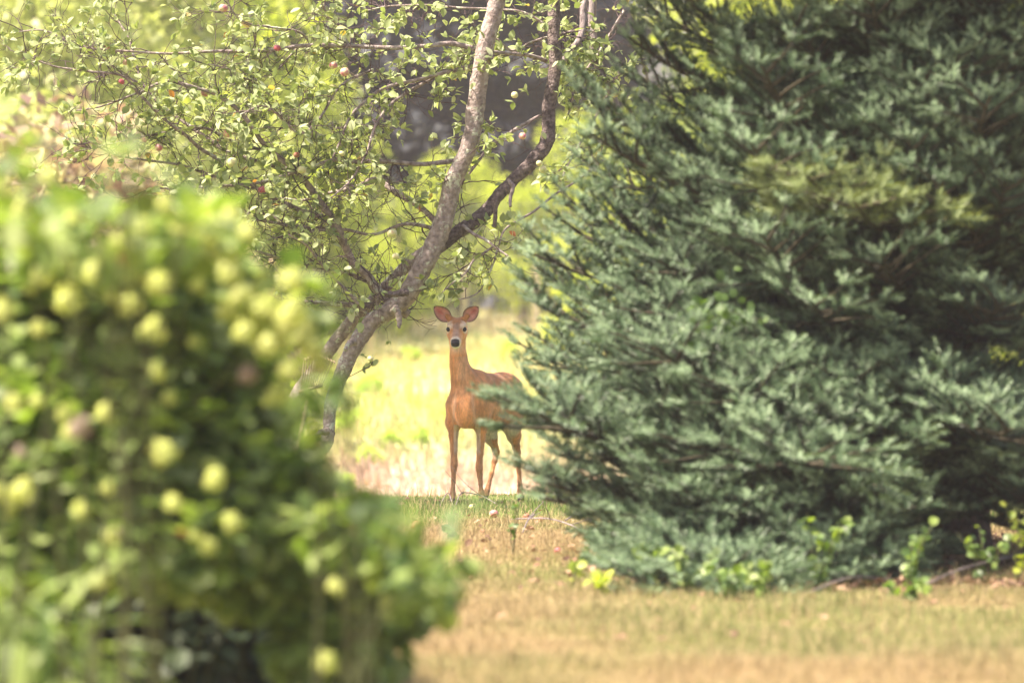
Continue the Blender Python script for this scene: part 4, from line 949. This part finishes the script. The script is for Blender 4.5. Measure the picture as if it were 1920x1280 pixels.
# ------------------------------------------------------------------ background trees
def tree_meshes(seed, h, lobes, nleaf, mat, size, bark='spruce_bark', conifer=False, shape=QUADLEAF):
    rng = np.random.RandomState(seed); tr = MB(); cr = MB()
    tz = np.linspace(-.3, h * .8, 10); tube(tr, np.stack([np.sin(tz * .5) * .1, np.cos(tz * .6) * .1, tz], 1), h * .02 * (1 - tz / h) + .03, 8, knob=.15, rng=rng)
    P_, D_ = [], []
    if conifer:
        z = h * (1 - rng.rand(nleaf) ** .6); z = np.maximum(z, .15); a = rng.uniform(0, 2 * np.pi, nleaf)
        w_ = h * .26 * (1 - z / h) ** .8 * (1 + .25 * np.sin(z * 5 + a * 2)) ; r = w_ * rng.uniform(.45, 1.1, nleaf) 
        P_ = np.stack([np.cos(a) * r, np.sin(a) * r, z - r * .15], 1); D_ = np.stack([np.cos(a), np.sin(a), np.full(nleaf, -.25)], 1) + rng.normal(size=(nleaf, 3)) * .35
    else:
        w8 = np.array([l[3] ** 2 for l in lobes]); w8 = w8 / w8.sum()
        for l, k in zip(lobes, rng.multinomial(nleaf, w8)):
            c = np.array(l[:3]); q = rdirs(rng, k); cl = np.sin(q[:, 0] * 5 + l[0] * 3) * np.sin(q[:, 1] * 5) * np.sin(q[:, 2] * 6 + 1)
            s = rng.uniform(.55, 1.05, k) * (1 + .22 * cl); P_.append(c + q * s[:, None] * l[3] * np.array([1, 1, .85])); D_.append(q + rng.normal(size=(k, 3)) * .8)
            tube(tr, catmull([(0, 0, h * .25), (c[0] * .5, c[1] * .5, (h * .3 + c[2]) / 2), c], 4), np.linspace(.06, .02, 9) * h / 8, 5)
        P_ = np.concatenate(P_); D_ = np.concatenate(D_)
    k = P_[:, 2] > .05; P_, D_ = P_[k], D_[k]
    scatter(cr, *shape, P_, frames(D_, D_ * .4 + np.array([0, 0, 1.0]) + rng.normal(size=P_.shape) * .5), rng.uniform(size[0], size[1], len(P_)), rng.rand(len(P_)))
    return tr.build('trunk', M[bark], mesh_only=True), cr.build('crown', M[mat], mesh_only=True)

def rl(seed, h, w, n):
    r = np.random.RandomState(seed); out = []
    for i in range(n):
        z = r.uniform(.12, .92) * h; q = w * (1 - abs(z / h - .45) * 1.1)
        a = r.uniform(0, 6.28); rr = q * r.uniform(.2, .75); out.append((math.cos(a) * rr, math.sin(a) * rr, z, w * r.uniform(.3, .5)))
    return out
TM = {
    'bright': [tree_meshes(60 + k, 9, rl(60 + k, 9, 3.4, 16), 15000, 'bg_leaf_bright', (.12, .24)) for k in range(2)],
    'green': [tree_meshes(70 + k, 9, rl(70 + k, 9, 3.4, 16), 15000, 'bg_leaf_green', (.12, .24)) for k in range(2)],
    'pale': [tree_meshes(80 + k, 8, rl(80 + k, 8, 3.2, 15), 11000, 'bg_leaf_pale', (.12, .26)) for k in range(2)],
    'dark': [tree_meshes(90 + k, 12, None, 26000, 'bg_leaf_dark', (.25, .45), conifer=True) for k in range(2)],
    'brown': [tree_meshes(95 + k, 3.2, rl(95 + k, 3.2, 1.5, 9), 3500, 'bg_leaf_brown', (.08, .2)) for k in range(2)],
    'wshrub': [tree_meshes(125 + k, 2.2, rl(125 + k, 2.2, 1.3, 9), 2600, 'bg_weed', (.09, .2)) for k in range(2)],
    'shrub': [tree_meshes(105 + k, 2.2, rl(105 + k, 2.2, 1.3, 9), 4200, 'bg_leaf_green', (.07, .15)) for k in range(2)],
    'yshrub': [tree_meshes(115 + k, 2.2, rl(115 + k, 2.2, 1.3, 9), 4200, 'bg_leaf_bright', (.07, .15)) for k in range(2)],
}
ntree = [0]
def bgtree(kind, px, d, s, name, label, cat='tree', group='trees beyond the meadow', sz=1.0):
    x = P(px, 600, d)[0]; v = ntree[0] % 2; ntree[0] += 1; tm, cm = TM[kind][v]
    t = thing(name, label, cat, (x, d, float(H(x, d)) - .02), group, rz=ntree[0] * 1.7); t.scale = (s, s, s * sz)
    link('trunk', tm, t); link('crown', cm, t); return t
far = 'trees beyond the meadow'
bgtree('bright', 370, 100, .82, 'leafy_tree', 'brightest yellow-green tree, its rounded edge standing against the dark firs')
bgtree('pale', 250, 92, .9, 'leafy_tree', 'pale yellow-green tree behind the tips of the apple branches')
bgtree('pale', 60, 88, .85, 'leafy_tree', 'washed-out light green tree at the far left among brown brush')
bgtree('green', -60, 96, 1.0, 'leafy_tree', 'mid green tree cut by the left edge')
bgtree('bright', 120, 104, 1.05, 'leafy_tree', 'yellow tree filling the back of the upper left')
bgtree('green', 330, 112, .95, 'leafy_tree', 'green tree showing between two yellow ones, upper left')
bgtree('dark', 860, 112, 1.2, 'fir_tree', 'near-black fir directly behind the two upright apple limbs')
bgtree('dark', 700, 115, 1.25, 'fir_tree', 'dark fir just right of the bright yellow tree')
bgtree('dark', 975, 118, 1.1, 'fir_tree', 'dark fir seen to the right of the upright apple limbs')
bgtree('dark', 780, 121, 1.4, 'fir_tree', 'tallest dark fir, second row behind the other firs')
bgtree('bright', 1340, 100, .6, 'leafy_tree', 'yellow-green tree glimpsed between the apple limbs and the spruce')
bgtree('bright', 1460, 92, .8, 'leafy_tree', 'yellow-green tree seen only in gaps left of the middle of the spruce')
bgtree('green', 1560, 98, 1.0, 'leafy_tree', 'green tree behind the middle of the spruce')
bgtree('bright', 1800, 88, 1.0, 'leafy_tree', 'yellow tree glowing through the gaps at the upper right')
bgtree('green', 2020, 96, 1.0, 'leafy_tree', 'green tree behind the right edge of the spruce')
bgtree('green', 560, 138, 1.1, 'leafy_tree', 'green tree farthest back on the left of the firs')
bgtree('pale', -420, 98, 1.1, 'leafy_tree', 'pale tree standing outside the left edge')
bgtree('green', -760, 104, 1.2, 'leafy_tree', 'green tree far outside the left edge')
bgtree('green', 2380, 100, 1.1, 'leafy_tree', 'green tree outside the right edge')
bgtree('bright', 865, 105, .34, 'leafy_bush', 'tall yellow-green bush behind the wire fence, above the ears of the doe', 'bush', 'tall bright bushes before the firs')
bgtree('bright', 1130, 102, .44, 'leafy_bush', 'tall yellow-green bush at the left edge of the spruce, behind the bare twigs', 'bush', 'tall bright bushes before the firs')
bgtree('bright', 600, 97, .36, 'leafy_bush', 'tall yellow-green bush below the bright tree, left of the fence', 'bush', 'tall bright bushes before the firs')
bgtree('bright', 745, 99, .29, 'leafy_bush', 'tall yellow-green bush behind the thick drooping limb', 'bush', 'tall bright bushes before the firs')
bgtree('bright', 985, 103, .30, 'leafy_bush', 'tall yellow-green bush between fence and spruce tips', 'bush', 'tall bright bushes before the firs')
bgtree('bright', 610, 104, .50, 'leafy_bush', 'taller yellow-green bush between the forked limbs', 'bush', 'tall bright bushes before the firs')
for i, (px, d, s, lab) in enumerate([(20, 66, 1.45, 'reddish-brown dry shrub at the left edge of the picture'), (130, 70, 1.35, 'brown shrub below the leftmost apple leaves'), (270, 76, 1.2, 'brown and green shrub behind the left apple branches'), (420, 78, .8, 'low brown shrub under the yellow trees'), (90, 62, .5, 'small brown shrub nearest to the flower bush')]):
    bgtree('brown', px, d, s, 'dry_shrub', lab, 'shrub', 'dry brown shrubs at the left')
gs = 'green shrubs in the meadow'
for (px, d, s, kind, lab) in [(310, 66, .9, 'shrub', 'green shrub behind the middle of the flower bush'), (470, 72, .9, 'yshrub', 'yellow-green shrub behind the lower apple branches'), (180, 60, .8, 'shrub', 'dark green shrub close behind the left of the flower bush'),
        (760, 104, .55, 'shrub', 'dark green shrub below the wire fence, left of the doe'), (980, 106, .5, 'yshrub', 'yellow shrub by the wire fence beside the spruce'), (640, 98, .6, 'yshrub', 'light shrub below the forked trunk'), (545, 84, .6, 'shrub', 'green shrub behind the drooping limb'), (1100, 90, .7, 'yshrub', 'yellow shrub hidden behind the left spruce boughs'), (1330, 80, .8, 'yshrub', 'bright shrub behind the middle of the spruce'), (1850, 62, .9, 'yshrub', 'bright shrub glowing through the lower right of the spruce'), (1600, 64, .6, 'shrub', 'green shrub behind the spruce trunk')]:
    bgtree(kind, px, d, s, 'shrub', lab, 'shrub', gs)
for i, (px, d, s, kind) in enumerate([(690, 69, .17, 'wshrub'), (735, 72, .15, 'wshrub'), (660, 75, .2, 'wshrub'), (790, 73, .13, 'wshrub'), (830, 76, .15, 'wshrub'), (925, 80, .2, 'wshrub'), (700, 82, .2, 'wshrub'), (955, 90, .2, 'wshrub'), (770, 90, .15, 'wshrub'), (640, 64, .17, 'wshrub')]):
    labs = ['low dark green weed clump right of the end of the drooping limb', 'yellow-green weed clump between limb and doe', 'light weed clump just right of the drooping limb', 'small green weed clump left of the doe', 'small yellow clump right behind the left foreleg of the doe', 'yellow-green clump to the right of the neck of the doe', 'pale clump farther up the meadow, above the dark green one', 'green clump beside the tips of the spruce', 'faint clump high in the meadow left of the head of the doe', 'green clump behind the end of the drooping limb']
    bgtree(kind, px, d, s, 'weed_clump', labs[i], 'plant', 'weed clumps in the meadow', sz=.8)

# wire fence at the far side of the meadow
def make_fence():
    d = 100.0; x0, x1 = P(560, 500, d)[0], P(1120, 500, d)[0]
    root = thing('wire_fence', 'tall wire mesh fence on pale wooden posts far behind the doe', 'fence', ((x0 + x1) / 2, d, float(H(0, d)))); o = np.array(root.location)
    for px in (600, 735, 871, 1005, 1110):
        x = P(px, 500, d)[0]; g = float(H(x, d)); mb = MB(); s = .065
        for (z0, z1, w_) in ((-.1, 1.22, s), (1.22, 1.27, s * .7)):
            v = np.array([(a * w_, b * w_, z) for z in (z0, z1) for a, b in ((-1, -1), (1, -1), (1, 1), (-1, 1))]) + np.array([x, d, g]) - o
            mb.add(v, None, [(0, 1, 5, 4), (1, 2, 6, 5), (2, 3, 7, 6), (3, 0, 4, 7), (4, 5, 6, 7)])
        mb.build('post', M['wood'], root, smoothf=False)
    mb = MB(); g = float(H(0, d))
    for k in range(16):
        z = g + .05 + k * .15; tube(mb, np.array([(x0, d - .09, z), (x1, d - .09, z)]) - o, .004, 4, cap=False)
    for k in range(int((x1 - x0) / .15)):
        x = x0 + k * .15; tube(mb, np.array([(x, d - .10, g), (x, d - .10, g + 2.3)]) - o, .004, 4, cap=False)
    mb.build('wire_mesh', M['wire'], root)
make_fence()
M['shed'] = noise_mat('weathered_shed_boards', [(0.3, (.10, .10, .12)), (0.7, (.17, .17, .19))], 6, 5, 0.85, 0.3, 30, stretch=(8, 8, .5))

# ------------------------------------------------------------------ things on the lawn
def on_ground(px, py):
    """where the view through a photo pixel meets the lawn"""
    for d in np.arange(20, 41.4, .05):
        p = P(px, py, d)
        if p[2] <= float(H(p[0], p[1])): return p
    return P(px, py, 41)
rl_ = np.random.RandomState(77)
for (px, py, r, m, lab) in [(1047, 1042, 8, 'apple_red', 'bright red fallen apple on the dry grass nearest the spruce'), (926, 972, 9, 'apple', 'pink fallen apple lying in the green grass between the hooves and the camera'), (780, 996, 11, 'apple_rot', 'large browned fallen apple at the left of the lawn strip'), (905, 1004, 6, 'apple_rot', 'small tan fallen apple half sunk in the dry grass'), (987, 975, 7, 'apple_rot', 'pale tan fallen apple at the edge of the green grass'), (1015, 980, 6, 'apple_rot', 'brownish fallen apple beside the fallen twigs'), (764, 941, 5, 'apple', 'pinkish fallen apple on the crest left of the doe'), (884, 957, 6, 'apple_green', 'yellow-green fallen apple just before the front hooves'), (884, 1091, 5, 'litter', 'dark shrivelled fallen apple on the tan grass in the middle')]:
    g = on_ground(px, py); rm = r * g[1] / FPX; g[2] = float(H(g[0], g[1])) + rm * .85 + .004
    o = make_apple('fallen_apple', g, rm, m, None, rl_, 1.4); tag(o, lab, 'apple', 'apples fallen on the lawn')
def stick(name, pts, r, label, branches=()):
    g = [on_ground(p[0], p[1]) for p in pts]; q = np.array([[a[0], a[1], float(H(a[0], a[1])) + p[2]] for a, p in zip(g, pts)])
    mb = MB(); tube(mb, catmull(q, 5), r, 6, knob=.2, rng=rl_)
    for b in branches:
        s0 = q[b[0]]; e = s0 + np.array(b[1]); tube(mb, catmull([s0, (s0 + e) / 2 + rl_.normal(size=3) * .01, e], 4), np.linspace(r * .7, r * .4, 9), 5)
    ob = mb.build(name, M['dead_wood'], None); return tag(ob, label, 'stick', 'fallen twigs on the lawn')
stick('fallen_twig', [(960, 982, .03), (990, 986, .05), (1030, 990, .06), (1070, 996, .04), (1100, 1010, .03)], .005, 'thin fallen branch lying towards the spruce on the dry grass', [(2, (-.05, -.2, .12)), (3, (.2, .1, .05)), (1, (.1, .2, .1))])
stick('fallen_twig', [(980, 1004, .02), (990, 990, .05), (1002, 980, .06)], .005, 'pale forked twig sticking up left of the spruce', [(1, (.08, 0, .05))])
stick('fallen_twig', [(855, 957, .04), (866, 948, .09), (900, 950, .08), (930, 955, .04)], .004, 'dark arched twig in the grass at the hooves of the doe', [(1, (-.12, 0, .16)), (2, (-.2, .1, .2))])
stick('fallen_twig', [(825, 955, .03), (840, 948, .09), (850, 956, .02)], .004, 'short crooked twig left of the front hooves', [])
stick('fallen_twig', [(1060, 990, .05), (1100, 980, .09), (1140, 985, .06)], .005, 'curved twig beneath the lowest left boughs of the spruce', [])
stick('fallen_twig', [(1700, 1125, .03), (1800, 1105, .10), (1920, 1080, .12)], .006, 'long bare stick under the spruce at the right', [])
stick('fallen_twig', [(1520, 1120, .03), (1600, 1112, .08), (1680, 1106, .05)], .005, 'brown stick under the middle of the spruce', [])

def small_plant(px, py, hgt, n, mat, name, label, size=.05, lean=.3, shape=LEAF_WIDE, d=None, spread=.12, stems=3):
    g = on_ground(px, py) if d is None else np.array([P(px, py, d)[0], d, 0]); g[2] = float(H(g[0], g[1]))
    root = thing(name, label, 'plant', tuple(g), 'small weeds around the lawn and spruce'); mb = MB(); st = MB(); pos = []; ds = []
    for k in range(stems):
        e = np.array([rl_.uniform(-1, 1) * spread, rl_.uniform(-1, 1) * spread, hgt * rl_.uniform(.7, 1.1)]); c = catmull([np.zeros(3), e * .5 + np.array([0, 0, hgt * .15]), e], 5)
        tube(st, c, .0025, 4, cap=False)
        for j in range(n // stems):
            i = rl_.randint(2, len(c)); pos.append(c[i]); ds.append(rdirs(rl_, 1)[0] + np.array([0, 0, .1]))
    pos = np.array(pos); ds = np.array(ds); ups = np.array([0, -.4, 1.0]) + rl_.normal(size=ds.shape) * .4
    scatter(mb, *shape, pos, frames(ds, ups), rl_.uniform(.7, 1.2, len(pos)) * size, rl_.rand(len(pos)))
    st.build('stem', M['stem'], root); mb.build('leaves', M[mat], root)
small_plant(962, 1040, .32, 18, 'weed_leaf', 'weed', 'slim upright weed with bright leaves in the middle of the dry grass', .035, spread=.08)
small_plant(848, 1020, .07, 14, 'weed_leaf', 'weed', 'small flat rosette of green leaves on the dry grass', .06, spread=.05)
small_plant(1075, 1100, .10, 10, 'yellow_leaf', 'weed', 'sunlit yellow-leaved weed, the leftmost under the spruce', .055, spread=.06)
small_plant(1130, 1118, .12, 18, 'yellow_leaf', 'weed', 'bright yellow-green weed patch on the lawn edge before the spruce', .06, spread=.16)
small_plant(1100, 1065, .22, 18, 'weed_leaf', 'weed', 'green weed at the left foot of the spruce', .07)
small_plant(1170, 1080, .28, 20, 'weed_leaf', 'weed', 'green weed with broad leaves under the lowest left boughs', .08)
small_plant(1215, 1110, .24, 20, 'bush_leaf', 'weed', 'broad-leaved dark weed between lawn and spruce', .09)
for i, (px, py, h_, m, lab) in enumerate([(1290, 1120, .3, 'bush_leaf', 'weed with round dull leaves at the foot of the spruce, left of centre'), (1360, 1125, .22, 'weed_leaf', 'fresh green seedling clump before the dark hollow'), (1430, 1128, .3, 'bush_leaf', 'leafy vine shoot at the edge of the dark hollow'), (1530, 1110, .5, 'weed_leaf', 'climbing weed in front of the hollow under the spruce'), (1640, 1060, .75, 'weed_leaf', 'tall vine with light leaves hanging in the dark right of centre'), (1700, 1120, .45, 'weed_leaf', 'vine shoot just left of the long bare stick'), (1770, 1050, .6, 'bush_leaf', 'dim vine deep under the spruce'), (1850, 1110, .4, 'weed_leaf', 'bright weed at the lower right under the spruce'), (1910, 1100, .5, 'yellow_leaf', 'yellow-leaved weed at the right edge under the spruce'), (1480, 1070, .6, 'bush_leaf', 'vine leaves crowding the middle of the spruce foot'), (1690, 1130, .12, 'weed_leaf', 'low seedling beside the long stick')]):
    small_plant(px, py, h_ * .8, 40, m, 'weed', lab, .05, spread=.16, stems=5)
# climbing vine with round leaves inside the spruce
def make_vine():
    root = thing('climbing_vine', 'vine with bright round leaves climbing through a gap in the middle of the spruce', 'vine', (P(1420, 700, 30.2)[0], 30.2, 0)); o = np.array(root.location)
    mb = MB(); c = catmull([o, P(1500, 900, 30.1), P(1450, 700, 30.0), P(1400, 600, 29.7), P(1350, 590, 29.6), P(1310, 620, 29.5)], 8) - o
    tube(mb, c, .004, 5); mb.build('stem', M['stem'], root)
    rng = np.random.RandomState(4); n = 46; k = rng.randint(24, len(c), n); pos = c[k] + rng.normal(size=(n, 3)) * [.10, .05, .08]
    lv = MB(); scatter(lv, *LEAF_WIDE, pos, frames(rdirs(rng, n) + [0, 0, -.4], np.tile([0, -1.0, .5], (n, 1)) + rng.normal(size=(n, 3)) * .3), rng.uniform(.04, .065, n) , rng.rand(n) * .6); lv.build('leaves', M['weed_leaf'], root)
make_vine()
# dead leaves on the ground
def litter(name, n, fx, label):
    rng = np.random.RandomState(8); x, y = fx(rng, n); z = H(x, y) + rng.uniform(.01, .05, n); mb = MB()
    scatter(mb, *LEAF, np.stack([x, y, z], 1), frames(rdirs(rng, n) * [1, 1, .3], np.array([0, 0, 1.0]) + rng.normal(size=(n, 3)) * .45), rng.uniform(.03, .07, n), rng.rand(n))
    return tag(mb.build(name, M['litter']), label, 'leaf litter', kind='stuff')
litter('leaf_litter', 9000, lambda r, n: (r.normal(P(1790, 900, 31.6)[0] + .3, 1.0, n), r.uniform(28.4, 34, n)), 'brown dead leaves covering the soil under the spruce')
litter('scattered_leaves', 420, lambda r, n: (r.uniform(-2, 3, n), r.uniform(24, 41, n)), 'dead leaves scattered thinly over the open lawn')

# leaf rake leaning in the apple tree, half hidden by the bush
def make_rake():
    root = thing('leaf_rake', 'brown fan rake with thin parallel tines behind the flower bush, left of the drooping limb', 'rake', tuple(P(535, 980, 38.6) * [1, 1, 0])); o = np.array(root.location)
    hub = P(578, 745, 38.9); mb = MB(); tube(mb, np.array([o + [0, 0, .02], hub]) - o, .014, 8); mb.build('handle', M['rake'], root)
    hd = MB(); tube(hd, np.array([P(560, 735, 38.88), P(604, 722, 38.92)]) - o, .012, 6); hd.build('head', M['rake'], root)
    for k in range(11):
        a = P(564 + k * 3.9, 734 - k * 1.1, 38.9); b = P(571 + k * 5.4, 664 + abs(k - 4) * 2.2, 38.9)
        tn = MB(); tube(tn, catmull([a, (a + b) / 2, b, b + np.array([.01, -.05, -.012])], 4) - o, .0045, 5); tn.build('tine', M['rake'], root)
make_rake()

# ------------------------------------------------------------------ the hazy summer air
def make_haze():
    m, nt, out = new_mat('summer_haze'); v = nt.nodes.new('ShaderNodeVolumePrincipled')
    v.inputs['Color'].default_value = (.92, .90, 1.0, 1); v.inputs['Density'].default_value = 0.00045; v.inputs['Anisotropy'].default_value = 0.0
    nt.links.new(v.outputs[0], out.inputs['Volume'])
    x, y0, y1, z0, z1 = 62, -10, 204, -4, 24
    V = [(a, b, c) for c in (z0, z1) for a, b in ((-x, y0), (x, y0), (x, y1), (-x, y1))]
    mb = MB(); mb.add(V, None, [(3, 2, 1, 0), (4, 5, 6, 7), (0, 1, 5, 4), (1, 2, 6, 5), (2, 3, 7, 6), (3, 0, 4, 7)])
    tag(mb.build('haze', m, smoothf=False), 'pale sunlit haze in the summer air', 'haze', kind='stuff')
make_haze()
